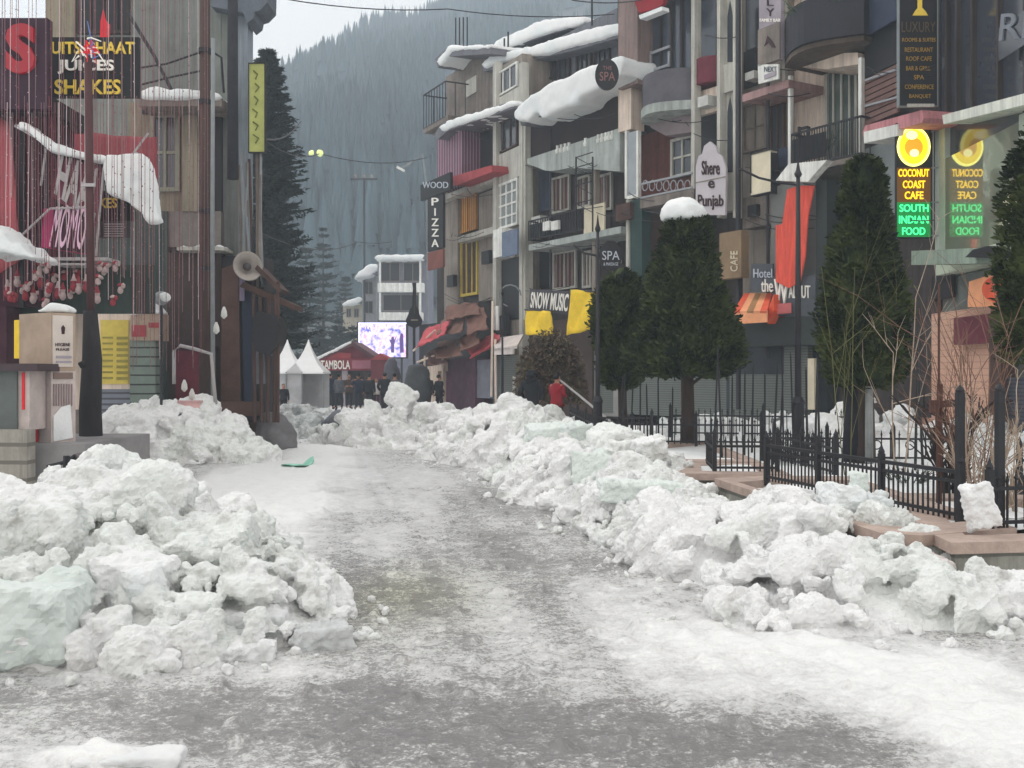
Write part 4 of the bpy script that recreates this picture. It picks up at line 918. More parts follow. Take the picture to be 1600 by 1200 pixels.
disc(Q, 1428, 229, 26, 31, .03, .04, glow('glow_rim', (250, 240, 130), 1.4), s, 'disc_rim'); disc(Q, 1428, 229, 22, 27, .05, .02, LG, s); disc(Q, 1425, 211, 9, 7, .07, .02, WG, s, 'emblem'); disc(Q, 1428, 230, 14, 15, .065, .012, glow('glow_brown', (206, 150, 30), 1), s, 'emblem'); disc(Q, 1429, 239, 7, 6, .085, .02, WG, s, 'emblem')
for tx, x0, x1, y0, mt in (('COCONUT', 1404, 1452, 264, YG), ('COAST', 1411, 1446, 282, YG), ('CAFE', 1414, 1443, 299, YG), ('SOUTH', 1406, 1451, 319, GG), ('INDIAN', 1405, 1451, 337, GG), ('FOOD', 1410, 1446, 355, GG)):
    text(tx, Q, tq(x0, y0, x1, y0 + 12), mt, s, .05, .02, bold=.012)
m = MB()
for y in (200, 262, 316, 368): a = Q.at(1455, y, -.05); m.tube([a, a + Vector((.35, .05, 0))], .02, 5)
m.tube([Q.at(1458, 190, -.05), Q.at(1458, 374, -.05)], .02, 5); m.build('bracket', M('pale_frame'), s)

Q2 = FR(23.2); s = sign('hanging_board', 'tall black hanging board with faint gold lettering and a gold emblem at its top', Q2, 1406, -40, 1465, 165, 0, .12, BLK, frame=M('grey_frame', (110, 116, 118), .5))
for i, (tx, y, a, b_, h) in enumerate((('LUXURY', 34, 1409, 1462, 16), ('ROOMS & SUITES', 59, 1410, 1462, 6), ('RESTAURANT', 74, 1414, 1458, 7), ('ROOF CAFE', 88, 1416, 1456, 7), ('BAR & GRILL', 103, 1416, 1454, 7), ('SPA', 117, 1428, 1444, 7), ('CONFERENCE', 132, 1414, 1459, 7), ('BANQUET', 147, 1421, 1455, 7))): text(tx, Q2, tq(a, y, b_, y + h), TXG if i not in (0,) else M('letter_brown', (80, 66, 48), .6), s, .02, .01)
m = MB(); m.poly(Q2, [(1426, 24), (1430, 17), (1434, 12), (1434, -6), (1441, -6), (1441, 12), (1446, 17), (1450, 24)], .02, .02); m.build('emblem', TXY, s)
part('base_strip', W_PALE, s, (Q2, 1418, 162, 1460, 167, .04, .04))
s = sign('wall_letters', 'pale letters RE fixed on the dark glass at the top right corner', PG, 1560, 16, 1640, 70, .12, .02, M('dark_glass')); text('RE', PG, tq(1560, 22, 1622, 64, 4, -8), M('letter_dim', (104, 108, 116), .6), s, .16, .03)

s = sign('flex_sign', 'arched pale grey sign with dark Gothic lettering above the snow capped conifer', PD, 1087, 222, 1133, 335, .9, .08, None, quad=[(1087, 336), (1133, 336), (1134, 262), (1128, 244), (1122, 240), (1117, 228), (1109, 221), (1100, 228), (1097, 240), (1091, 244), (1087, 262)])
s.children[0].data.materials.append(M('pale_flex', (176, 170, 174), .7, .1, 2, .05)) if not s.children[0].data.materials else None
for tx, y, a, b_, h in (('Shere', 251, 1096, 1124, 22), ('e', 282, 1106, 1116, 12), ('Punjab', 304, 1090, 1130, 24)): text(tx, PD, tq(a, y, b_, y + h), TXD, s, .93, .02, bold=.015)
part('cross_bar', W_GREY, s, (PD, 1087, 280, 1133, 281.5, .92, .03))
s = sign('vertical_sign', 'narrow vertical sign ending in letters L Y above a brown picture panel', PE, 1186, -60, 1220, 98, .9, .12, M('mauve_grey', (140, 132, 140), .7)); s["label"] = 'narrow mauve grey vertical sign with letters L Y above a brown picture panel'
part('picture_panel', CONCD, s, (PE, 1184, 40, 1218, 98, .95, .05)); text('L', PE, tq(1198, -2, 1208, 9), TXD, s, .93, .02); text('Y', PE, tq(1197, 13, 1209, 25), TXD, s, .93, .02); text('FAMILY BAR', PE, tq(1187, 29, 1219, 34), TXW, s, .98, .02)
m = MB(); m.poly(PE, [(1194, 72), (1199, 56), (1204, 62), (1212, 74), (1206, 74), (1200, 66)], .98, .02); m.build('emblem', TXD, s)
s = sign('notice_board', 'small white notice board tilted under the narrow vertical sign', PE, 1184, 100, 1216, 128, .95, .06, WHITE, quad=[(1185, 131), (1184, 101), (1216, 100), (1216, 123)]); text('NEXT', PE, tq(1194, 104, 1213, 112), NAVY, s, .98, .01); part('print', M('mauve_grey'), s, (PE, 1194, 114, 1212, 121, .98, .02))
s = sign('blank_sign_box', 'blank cream sign box on the grey wall beside the white canopy', PE, 1173, 238, 1204, 302, .8, .25, CREAM, frame=IRON)
s = sign('round_spa_sign', 'upper round black sign with red brown lettering under the snowy eave', FR(32.5), 930, 92, 967, 140, 0, .12, None, quad=[(948.5 + 18.5 * math.cos(-k * .224), 116 + 24 * math.sin(-k * .224)) for k in range(28)]); s.children[0].data.materials.append(BLK)
text('SPA', FR(32.5), tq(937, 112, 961, 126), M('letter_dull_red', (130, 90, 90), .6), s, .02, .02); text('THE', FR(32.5), tq(942, 103, 956, 109), M('letter_dull_red'), s, .02, .02)
s = sign('round_spa_sign', 'lower round black SPA sign beside the lamp post', FR(30), 937, 375, 973, 423, 0, .12, None, quad=[(954.5 + 18 * math.cos(-k * .224), 399 + 23 * math.sin(-k * .224)) for k in range(28)]); s.children[0].data.materials.append(BLK)
text('SPA', FR(30), tq(941, 392, 968, 406), M('letter_grey'), s, .02, .02); text('& MASSAGE', FR(30), tq(943, 410, 966, 415), M('letter_grey'), s, .02, .01)
s = sign('pizza_sign', 'dark vertical PIZZA sign hanging below a WOOD board', PA, 668, 306, 692, 390, 1.6, .12, BLK)
for i, ch in enumerate('PIZZA'): text(ch, PA, tq(678.5 if ch == 'I' else 674, 309 + i * 16.2, 680.5 if ch == 'I' else 685, 321 + i * 16.2), TXW, s, 1.63, .02, bold=.01)
s = sign('wood_sign', 'dark WOOD board above the vertical PIZZA sign', PA, 657, 279, 703, 305, 1.65, .14, BLK); text('WOOD', PA, tq(660, 284, 700, 294), M('letter_grey'), s, 1.68, .02)
sign('brown_board', 'plain reddish brown board under the vertical PIZZA sign', PA, 668, 392, 692, 420, 1.6, .1, M('rust_board', (112, 66, 58), .8))
s = sign('shop_banner', 'white and black lettered banner on the rail above the domed tree', PC, 826, 452, 890, 490, 1.3, .05, None, quad=[(826, 484), (828, 452), (892, 455), (888, 492)]); s.children[0].data.materials.append(M('banner_grey', (66, 64, 70), .7)); text('SNOW MUSIC', PC, [(830, 456), (889, 459), (886, 487), (828, 481)], TXW, s, 1.33, .01, bold=.02)
for lab, q_, tx in (('yellow cloth banner below the white lettered banner', [(820, 522), (822, 484), (862, 486), (866, 524), (840, 518)], None), ('large yellow cloth banner hung beside the slim lamp post', [(886, 522), (893, 453), (930, 456), (920, 514), (904, 526)], None)):
    c = PC.at(sum(a for a, _ in q_) / len(q_), q_[0][1] - 30, 1.5); t = thing('yellow_banner', lab, 'banner', c); cloth(PC, [q_[1], q_[2], q_[3], q_[0]], (1.5, 1.5, 1.6, 1.55), YEL, t, amp=.1, seed=len(lab), sag=.05)
    m = MB(); m.tube([PC.at(q_[1][0] - 2, q_[1][1], 1.5), PC.at(q_[2][0] + 2, q_[2][1], 1.5)], .03, 5); m.build('rod', IRON, t)
    if tx: text(tx, PC, [(826, 490), (840, 491), (838, 504), (825, 502)], M('letter_brown'), t, 1.52, .01)
s = sign('brown_vertical_sign', 'brown vertical sign with pale lettering right of the big conifer', PE, 1124, 362, 1158, 435, 1.0, .3, M('sign_brown', (124, 104, 80), .7), quad=None)
text('CAFE', PE, [(1141, 424), (1141, 392), (1152, 392), (1152, 424)], CREAM, s, 1.03, .02)
t = thing('orange_awning', 'orange and cream striped box awning over the dark shop front', 'awning', PE.at(1175, 480, 1.0)); OR = M('orange_cloth', (206, 84, 54), .7, .2, 2, .1); OC = M('peach_cloth', (222, 152, 110), .7, .2, 2, .1)
for i, mt in enumerate((OR, OC, M('tan_cloth', (150, 110, 70), .7), OC, OR)):
    a, b_ = i / 5, (i + 1) / 5; tl = lambda s: (1163 + 44 * s, 458); bl = lambda s: (1146 + 52 * s, 486); m = MB()
    p = [PE.at(*tl(a), .6), PE.at(*tl(b_), .6), PE.at(*bl(b_), 1.6), PE.at(*bl(a), 1.6)]; m.prism(p, Vector((0, 0, -.06))); m.build('stripe', mt, t)
part('valance', OC, t, (PE, 1146, 487, 1198, 505, 1.6, .05)); part('side_flap', OR, t, (PE, [(1198, 487), (1209, 460), (1209, 486), (1199, 506)], 1.3, .5))
s = sign('lettered_board', 'dark grey board lettered with a tall white W on the banner wall', PE, 1172, 440, 1272, 492, 1.05, .06, M('slate_board', (72, 76, 82), .7), quad=[(1172, 456), (1174, 412), (1207, 412), (1207, 430), (1274, 430), (1274, 494), (1207, 494), (1207, 456)])
text('W', PE, tq(1209, 436, 1231, 474), TXW, s, 1.12, .05, bold=.02); text('the', PE, tq(1189, 436, 1207, 456), TXW, s, 1.1, .03); text('ALNUT', PE, tq(1232, 446, 1265, 466), TXW, s, 1.1, .03); text('Hotel', PE, tq(1177, 420, 1206, 434), M('letter_grey'), s, 1.1, .02)
t = thing('red_banner', 'tall torn orange red banner hanging on the grey wall behind the lamp post', 'banner', PE.at(1235, 400, 1.2)); m = MB(); m.poly(PE, [(1212, 440), (1212, 352), (1222, 350), (1230, 296), (1248, 290), (1272, 290), (1262, 340), (1258, 400), (1250, 440), (1232, 450)], 1.2, .04); m.build('cloth', M('orange_red_cloth', (204, 78, 62), .75, .35, 2.5, .3, stretch=(4, 4, .5)), t)
part('lower_panel', M('pinkish_cloth', (170, 92, 92), .75), t, (PE, 1212, 474, 1236, 490, 1.16, .03))
s = sign('red_roof_sign', 'red roof sign cut by the top edge of the frame', PD, 994, -20, 1034, 20, .9, .15, M('sign_red', (128, 28, 36), .7), quad=[(998, 20), (992, 4), (994, -22), (1040, -24), (1036, 6), (1022, 14)]); m = MB(); m.poly(PD, [(998, 24), (1034, 10), (1035, 16), (1000, 30)], 1.0, .3); tag(m.build('snow_edge', SNOWC, s), None)
t = thing('orange_shop_sign', 'round orange sign above the peach shutter', 'sign', PG.at(1555, 440, .8)); part('panel', OC, t, (PG, [(1512, 470), (1514, 440), (1545, 430), (1600, 420), (1640, 416), (1640, 476), (1512, 480)], .7, .1)); disc(PG, 1556, 452, 22, 20, .8, .1, OR, t); part('stripe', OR, t, (PG, [(1560, 440), (1575, 425), (1640, 416), (1640, 432)], .78, .05))
t = thing('white_oval_sign', 'pale oval sign half hidden by the conifer at the right edge', 'sign', PG.at(1578, 330, .6)); disc(PG, 1580, 332, 17, 32, .6, .1, CREAM, t, 'panel')
t = thing('shop_counter', 'dim display shelf under the hotel slab behind the round sign', 'shelf', PD.at(990, 340, .3)); part('panel', WOODD, t, (PD, 962, 318, 984, 344, .6, .3)); 

# plants and people on the balcony
t = thing('balcony_chair', 'dark chair standing on the black railed balcony of the beige apartment house', 'chair', PE.at(1256, 240, -.2)); part('seat', IRON, t, (PE, 1246, 222, 1264, 226, .0, .5)); part('backrest', IRON, t, (PE, 1246, 198, 1249, 222, -.3, .06), (PE, 1261, 198, 1264, 222, -.3, .06), (PE, 1249, 198, 1261, 202, -.3, .06)); 
for x in (1247, 1262):
    for o_ in (0, -.42): part('leg', IRON, t, (PE, x, 226, x + 2, 250, o_, .05))
shrub('potted plant with small leaves on the beige apartment balcony', 1283, 28.2, 8.0, .55, .8, 12, M('plant_green', (60, 76, 52), .9), 31, 'potted_plant', .02, .6, 'plant')

# ================================================================ LAMP POSTS
def lamp(label, px, Y, zt, r, arm=None, base=True):
    b = P(px, HY, Y); t = thing('lamp_post', label, 'lamp post', (b.x, b.y, .4)); m = MB(); m.tube([(b.x, b.y, .3), (b.x, b.y, zt * .5), (b.x, b.y, zt)], [r, r * .85, r * .55], 10); m.build('pole', IRON, t, True)
    if base:
        m = MB(); m.lathe((b.x, b.y, .35), [(r * 2.4, 0), (r * 2.4, .12), (r * 1.7, .2), (r * 1.7, .9), (r * 2, .95), (r * 1.1, 1.05)], 12); m.build('base', IRON, t)
    m = MB(); m.lathe((b.x, b.y, zt), [(r * .8, 0), (r * 1.1, .05), (r * .6, .12), (.004, .32)], 8); m.build('finial', IRON, t)
    if arm: m = MB(); m.tube([Vector((b.x, b.y, 0)) + Vector(p) for p in arm], .022, 6); m.build('arm', IRON, t)
    return t
lamp('tall black lamp post with a curved arm before the orange banner', 1247, 18.4, 5.35, .065, [(0, 0, 5.2), (-.35, 0, 5.25), (-.7, 0, 5.33), (-1.05, 0, 5.5)])
lamp('slim lamp post with a thick base beside the round SPA sign', 934, 19.0, 4.45, .05, [(0, 0, 4.0), (-.25, 0, 4.05), (-.45, 0, 4.2)])
lamp('thin dark pole standing in front of the awnings of the corner house', 785, 36, 4.6, .05, None, False)

# cables, down pipes and small fittings on the facades
rnd = random.Random(77)
def cables(pl, par, x0, x1, ys, k, out=.7):
    for _ in range(k):
        m = MB(); y = rnd.choice(ys) + rnd.uniform(-6, 6); a, b_ = sorted((rnd.uniform(x0, x1), rnd.uniform(x0, x1))); p, q_ = pl.at(a, y, out), pl.at(b_, y + rnd.uniform(-8, 14), out + rnd.uniform(-.2, .3)); s = (p - q_).length * rnd.uniform(.02, .07)
        m.tube([p.lerp(q_, i / 7) - Vector((0, 0, s * math.sin(math.pi * i / 7))) for i in range(8)], .014, 4); m.build('cable', IRON, par)
for pl, par, x0, x1, ys, k in ((PA, A, 690, 770, (210, 300, 370, 465), 9), (PC, Cb, 818, 966, (262, 330, 380, 450, 180), 14), (PD, D, 970, 1150, (60, 185, 205, 300, 330), 14), (PE, E, 1160, 1348, (100, 150, 262, 290, 340), 14), (PF, Fb, 1352, 1466, (110, 186, 230, 340), 6)): cables(pl, par, x0, x1, ys, k)
def fitting(pl, par, nm, mat, *r):
    for q_ in r: part(nm, mat, par, (pl, *q_))
AC = M('ac_white', (176, 176, 172), .6, .2, 4, .1)
fitting(PC, Cb, 'air_conditioner', AC, (830, 338, 844, 350, .1, .4), (946, 398, 962, 412, -.5, .4)); fitting(PD, D, 'air_conditioner', AC, (1090, 150, 1106, 166, .5, .4)); fitting(PE, E, 'air_conditioner', AC, (1164, 112, 1178, 124, .2, .4)); fitting(PA, A, 'meter_box', IRON, (752, 392, 764, 412, .1, .2), (698, 430, 708, 448, .1, .2)); fitting(PE, E, 'meter_box', IRON, (1168, 320, 1182, 338, .25, .2))
m = MB()
for pl, px in ((PC, 860), (PE, 1158), (PE, 1200)): m = MB(); m.tube([pl.at(px, -60 if pl is PE else 200, .1), pl.at(px, 560, .1)], .05, 6); m.build('down_pipe', M('pipe_dark'), E if pl is PE else Cb)
shrub('small potted plants on the railing of the upper black balcony', 1262, 27.4, 11.3, .7, 1.0, 14, M('plant_green'), 33, 'potted_plant', .02, .6, 'plant'); shrub('green plant hanging over the upper black balcony', 1310, 26.8, 11.2, .6, 1.2, 14, M('plant_green'), 34, 'potted_plant', .02, .6, 'plant')
# ================================================================ LEFT HAND SIDE
L25 = FR(25); L24 = FR(24); L22 = FR(22); L20 = FR(20); L18 = FR(18.5); L17 = FR(17.2); L15 = FR(15)
BROWN = M('pole_brown', (72, 56, 52), .85, .3, 4, .3, stretch=(1, 1, .2)); CLOTHR = M('red_cloth', (138, 62, 68), .8, .35, 1.5, .3, stretch=(3, 3, .5))
PIPE = M('pipe_grey', (150, 146, 146), .6, .2, 4, 0); MAG = M('magenta', (150, 26, 84), .7, .3, 1.5, .1); STEEL = M('steel_grey', (120, 124, 126), .5, .2, 2, .1)
Lb = thing('grey_building', 'grey concrete building on the left with a snow covered ledge and dark windows', 'building', P(230, HY, 25) * Vector((1, 1, 0)) if False else (P(230, HY, 25).x, 25, 0))
part('wall', M('concrete_wall', (112, 116, 112), .9, .3, .6, .2, k=1.3), Lb, (L25, 72, -200, 345, 650, 0, 1.8)); part('corner_wall', M('concrete_wall'), Lb, (L25, 345, -200, 384, 440, -.02, .7))
part('wall_end', M('plaster_blue', (124, 132, 140), .9, .2, .6, .1), Lb, (L25, 372, -200, 387, 400, .12, .5))
part('roof_edge', M('slate_edge', (92, 98, 106), .85, .3, 2, .3), Lb, (L25, [(330, -60), (420, -60), (418, 4), (406, 16), (398, 18), (396, 28), (386, 36), (380, 20), (330, 10)], .4, .9))
part('side_wall', M('plaster_warm', (128, 120, 104), .9, .25, .8, .1, k=1.2), Lb, (L25, 72, -100, 118, 60, .06, .1), (L25, 200, 160, 312, 330, .06, .1))
window(L25, Lb, 122, -80, 204, 54, 3, 1, W_DKGREY, DARK, .02, .08); window(L25, Lb, 236, 178, 282, 300, 1, 1, M('frame_sage', (120, 122, 108), .8), GLASS, .08, .1)
part('ledge', CONCD, Lb, (L25, 216, 152, 346, 166, 1.1, 1.2)); part('opening', DARK, Lb, (L25, 222, 166, 346, 178, .1, .12), (L25, 312, 166, 346, 420, .1, .12)); part('column', M('plaster_warm'), Lb, (L25, 284, 180, 308, 330, .3, .25))
part('shop_front', M('shop_brown', (66, 54, 52), .85, .3, 1.5, .1), Lb, (L25, 262, 395, 345, 648, .35, .4)); part('shop_wall', M('teal_wall', (58, 70, 68), .85, .3, 1, .1), Lb, (L25, 72, 330, 262, 650, .3, .35)); part('ledge', W_PALE, Lb, (L25, 276, 386, 350, 391, .9, .8)); part('wall_panel', M('grey_boards', (108, 102, 98), .85, .3, 2, .1), Lb, (L25, 262, 330, 345, 386, .25, .3))
m = MB(); a = L25.at(222, 100, .5); m.tube([L25.at(205, 108, .4), L25.at(260, 100, .9), L25.at(318, 80, .9)], .025, 5); m.tube([L25.at(222, 132, .4), L25.at(270, 120, .9), L25.at(318, 110, .9)], .025, 5); m.tube([L25.at(200, 20, .6), L25.at(240, 85, .8), L25.at(272, 148, 1.0)], .045, 5); m.tube([L25.at(330, 80, .6), L25.at(346, 90, .6), L25.at(350, 145, .6)], .03, 5)
m.build('pipe_run', IRON, Lb)
sc_ = MB(); sc_.poly(L25, [(216, 155), (214, 142), (228, 136), (250, 134), (262, 138), (300, 139), (330, 141), (344, 148), (345, 154)], 1.2, 1.1); snowcap(sc_, 'ledge_snow', 'thick snow lying on the concrete ledge of the left grey building', .07, .04)
sc_ = MB(); sc_.poly(L25, [(276, 386), (284, 382), (300, 384), (312, 381), (330, 384), (342, 381), (350, 386)], .9, .7); snowcap(sc_, 'ledge_snow', 'thin snow patches on the lower pale ledge beside the brown pole', .05, .03)

def pole(name, label, px, Y, y0, y1, r, mat, cat='pole', lean=0, r2=None, group=None):
    a = P(px, y1, Y); b = P(px + lean, y0, Y); t = thing(name, label, cat, a, group); m = MB(); m.tube([a, a.lerp(b, .5) + Vector((random.uniform(-.02, .02), 0, 0)), b], r, 10, r2 or r * .85); m.build('shaft', mat, t, True); return t
t = pole('utility_pole', 'tall brown utility pole reaching the top of the frame on the left', 320, 23, -120, 655, .13, BROWN)
m = MB(); 
for y in (80, 160, 330, 420): m.lathe(P(320, y, 23), [(.16, -.05), (.16, .05)], 10)
m.build('band', IRON, t)
t = pole('utility_pole', 'dark upper pole at the right corner of the left grey building', 364, 24, -120, 280, .13, M('pole_dark', (46, 46, 52), .8, .3, 4, .2)); 
t = pole('steel_post', 'slim grey post standing right beside the brown utility pole', 333, 22.6, 60, 640, .05, STEEL)
# snow dusted dark trunk with a decorated top
b = P(142, HY, 16.3); t = thing('old_trunk', 'black tree trunk with a reddish pole on top in front of the left stalls', 'trunk', (b.x, b.y, .25))
m = MB(); m.tube([P(142, 760, 16.3), P(143, 690, 16.3), P(141, 640, 16.3), P(143, 560, 16.3), P(142, 486, 16.3)], [.24, .18, .17, .15, .11], 12); n0 = len(m.v)
m.v = [v + Vector((noise.noise(v * 3), noise.noise(v * 3 + Vector((5, 0, 0))), 0)) * .06 for v in m.v]; m.chunk(P(131, 570, 16.2), (.07, .07, .1), random); m.build('trunk', M('bark_black', (40, 38, 40), .9, .4, 5, .5, stretch=(1, 1, .25)), t, True)
m = MB(); m.tube([P(142, 492, 16.3), P(138, 80, 16.3)], .06, 10); m.build('pole', M('pole_red_brown', (70, 44, 46), .8, .35, 3, .2, stretch=(1, 1, .3)), t, True)
m = MB(); m.box(P(138, 289, 16.2), (.22, .04, .05)); m.build('cross_piece', PIPE, t)
t = thing('pole_ornament', 'cluster of red and pale ribbons tied to the top of the reddish pole', 'ornament', P(138, 80, 16.2)); rnd = random.Random(4)
for nm, mt, k in (('ribbon', TXR, 9), ('ribbon', TXW, 9), ('ribbon', M('ribbon_blue', (90, 110, 160), .7), 4)):
    m = MB()
    for _ in range(k):
        p = P(138 + rnd.gauss(0, 7), 78 + rnd.gauss(0, 7), 16.15); m.tube([p, p + Vector((rnd.gauss(0, .08), -.02, rnd.gauss(0, .08))), p + Vector((rnd.gauss(0, .13), 0, rnd.gauss(0, .12)))], .016, 4, .008)
    m.build(nm, mt, t)
# signs on the left
s = sign('juice_bar_sign', 'black sign board lettered with yellow and white food words', L18, 79, 58, 217, 152, 0, .1, BLK)
for tx, a, b_, y0, y1, mt in (('UITS CHAAT', 80, 210, 65, 84, TXY), ('JUICES', 90, 178, 93, 115, TXW), ('SHAKES', 85, 188, 124, 147, TXY)): text(tx, L18, tq(a, y0, b_, y1), mt, s, .03, .03, bold=.02)
s = sign('red_letter_sign', 'big red rounded letter S on a dark panel at the left edge', FR(17.5), -40, 28, 74, 170, 0, .2, M('dark_purple', (52, 34, 46), .8)); text('S', FR(17.5), tq(8, 36, 54, 114), glow('glow_red', (150, 20, 38), .4), s, .08, .08, bold=.05)
t = thing('lattice_stall', 'dark maroon latticed stall front at the left edge below the red letter', 'stall', (P(20, HY, 18).x, 18, .7)); LT = M('maroon_dark', (60, 34, 44), .85, .35, 2, .1); part('panel', LT, t, (FR(18), -160, 170, 78, 480, -.1, 1.0)); m = MB()
for i in range(9): m.tube([FR(18).at(-8 + i * 11, 175, 0), FR(18).at(-4 + i * 11, 470, 0)], .025, 4)
m.build('lattice', M('maroon_light', (96, 56, 66), .8), t)
m = MB(); cloth(FR(17.8), [(-4, 180), (14, 188), (34, 400), (-4, 430)], (0, 0, .1, .1), CLOTHR, t, amp=.12); part('roof', DARK, t, (FR(18), -160, 150, 80, 175, .3, 1.6)); part('post', IRON, t, (FR(17.9), 30, 200, 36, 480, 0, .1), (FR(17.9), 68, 230, 74, 480, 0, .1)); part('plinth', LT, t, (FR(18), -160, 480, 10, 590, .2, 1.0))
t = thing('red_cloth_drape', 'faded red cloth stretched behind the snowy stall roof', 'cloth', P(190, 240, 21)); cloth(FR(21), [(90, 204), (244, 214), (243, 292), (95, 256)], (0, 0, .1, .1), CLOTHR, t, amp=.16, n=16)
# momo stall roof + signs
t = thing('stall_roof', 'sloping stall roof frame carrying the lettered boards on the left', 'roof', P(110, 260, 18)); m = MB(); q = FR(18)
m.poly(q, [(48, 204), (78, 226), (126, 246), (164, 252), (212, 242), (236, 300), (240, 336), (214, 322), (165, 302), (160, 262), (124, 254), (74, 238)], .2, .35); m.build('roof', M('roof_dark', (50, 46, 50), .8), t)
m = MB(); m.tube([q.at(24, 196, .3), q.at(78, 226, .3), q.at(164, 254, .3), q.at(215, 240, .3)], .035, 6)
for a, b_ in (((72, 232), (64, 290)), ((162, 262), (150, 400)), ((36, 366), (78, 326)), ((78, 326), (136, 324)), ((208, 240), (232, 208))): m.tube([q.at(*a, .3), q.at(*b_, .3)], .02, 5)
m.build('frame', PIPE, t)
s = sign('upper_letter_board', 'slanted board with tall pale letters hanging under the snowy stall roof', FR(17.8), 90, 235, 160, 350, 0, .06, None, quad=[(80, 306), (92, 234), (164, 262), (148, 356)]); s.children[0].data.materials.append(M('dull_maroon', (92, 44, 58), .8)); text('HAAL', FR(17.8), [(96, 240), (161, 266), (146, 350), (84, 302)], PIPE, s, .03, .02, bold=.03)
s = sign('momo_board', 'slanted magenta board lettered MOMO under the upper slanted board', FR(17.8), 65, 318, 140, 395, 0, .06, None, quad=[(64, 386), (68, 326), (142, 322), (134, 398)]); s.children[0].data.materials.append(MAG); part('panel', LT, s, (FR(17.8), [(80, 388), (84, 324), (142, 322), (134, 396)], .02, .02)); text('MOMO', FR(17.8), [(88, 322), (138, 320), (130, 390), (76, 386)], M('letter_pink', (206, 170, 190), .6), s, .05, .02, bold=.0)
s = sign('small_black_sign', 'small black sign ending in yellow letters KES under the hanging snow sheet', L18, 152, 298, 210, 345, -.3, .06, BLK); text('KES', L18, tq(155, 309, 182, 325), TXY, s, -.28, .02, bold=.02)
s = sign('menu_board', 'small grey menu board with faint lines under the small black sign', L18, 152, 345, 204, 372, -.25, .05, M('board_slate', (66, 64, 66), .8)); m = MB()
for i in range(6): m.rect(L18, 163, 349 + i * 3.7, 192, 351 + i * 3.7, -.23, .02)
m.build('print', PIPE, s)
sc_ = MB(); sc_.poly(FR(17.9), [(164, 246), (176, 240), (205, 238), (222, 238), (232, 256), (240, 280), (240, 302), (247, 345), (232, 346), (216, 330), (200, 318), (184, 308), (166, 300), (161, 262)], .3, .35); snowcap(sc_, 'hanging_snow', 'big sheet of snow sliding off the stall roof beside the slanted boards', .05, .05, sm=4)
sc_ = MB(); sc_.poly(FR(17.9), [(24, 202), (30, 190), (44, 192), (62, 206), (80, 222), (104, 228), (134, 238), (164, 244), (162, 252), (130, 247), (96, 240), (74, 234), (50, 212), (34, 200)], .35, .4); snowcap(sc_, 'roof_snow', 'narrow ridge of snow along the sloping left stall roof', .04, .03)
sc_ = MB(); sc_.poly(FR(16.5), [(-30, 372), (-10, 350), (6, 362), (14, 376), (30, 378), (40, 392), (58, 402), (50, 404), (24, 400), (4, 394), (-30, 400)], .3, .9); snowcap(sc_, 'canopy_snow', 'lumpy snow on the small canopy at the left edge above the cabinet', .04, .05)
t = thing('shop_shelf', 'long pale shelf board above the hanging red ornaments on the left', 'shelf', P(120, 408, 17.6)); part('board', PIPE, t, (FR(17.6), 56, 402, 168, 407, .1, .6), (FR(17.6), 84, 411, 136, 414, .12, .5)); part('back_panel', M('dark_green_wall', (48, 58, 54), .85), t, (FR(17.6), 26, 414, 240, 490, -.7, .1))
# hanging strings
rnd = random.Random(9); SG = M('string_grey', (118, 92, 94), .7, .2, 6, 0); SR = M('string_red', (118, 72, 78), .7, .2, 6, 0); SW = M('string_white', (170, 150, 152), .6, .1, 6, 0)
TOYR = M('toy_red', (122, 46, 54), .8, .35, 12, .2); TOYW = M('toy_white', (152, 134, 132), .85, .3, 12, .2)
def ornament(par, p, red):
    m = MB(); m.lathe(p, [(.015, .06), (.035, .045), (.05, 0), (.04, -.04), (.01, -.06)], 8); m.chunk(p + Vector((.05, -.02, .07)), (.05, .04, .06), rnd, lv=1); o = m.build('ornament', TOYR if red else TOYW, par)
    m = MB(); m.lathe(p + Vector((0, 0, .07)), [(.045, 0), (.05, .02), (.02, .05)], 7); m.build('ornament_cap', TOYW if red else TOYR, o)
for i in range(86):
    x = 4 + i * 3.75 + rnd.uniform(-2, 2); Y = rnd.uniform(16.2, 18.0) if x < 240 else rnd.uniform(20.5, 22.5); top = rnd.choice([-60, -60, -60, 150, 160]); bot = 425 + rnd.uniform(-15, 45) if x < 200 else rnd.uniform(430, 600)
    mt, kind = rnd.choice([(SG, 'dull grey'), (SG, 'dull grey'), (SR, 'faded red'), (SW, 'whitish')]); a = P(x, top, Y); b = P(x + rnd.uniform(-2, 2), bot, Y)
    red = rnd.random() < .5; orn = x < 190 and rnd.random() < .5
    g = kind + (' string ending in a ' + ('red' if red else 'white') + ' ornament' if orn else ' plain string') + (', hung over the stalls at left' if x < 240 else ', hung beside the brown utility pole')
    t = thing('hanging_string', g, 'string', a, g)
    m = MB(); mid = a.lerp(b, .5) + Vector((rnd.uniform(-.02, .02), 0, 0)); m.tube([a, mid, b], .005 if mt != SW else .0065, 4)
    k = int((a.z - b.z) / .32)
    for j in range(k): m.chunk(a.lerp(b, (j + .5) / k), (.011, .011, .02), rnd, lv=1)
    m.build('cord', mt, t)
    if orn: ornament(t, b - Vector((0, 0, .07)), red)
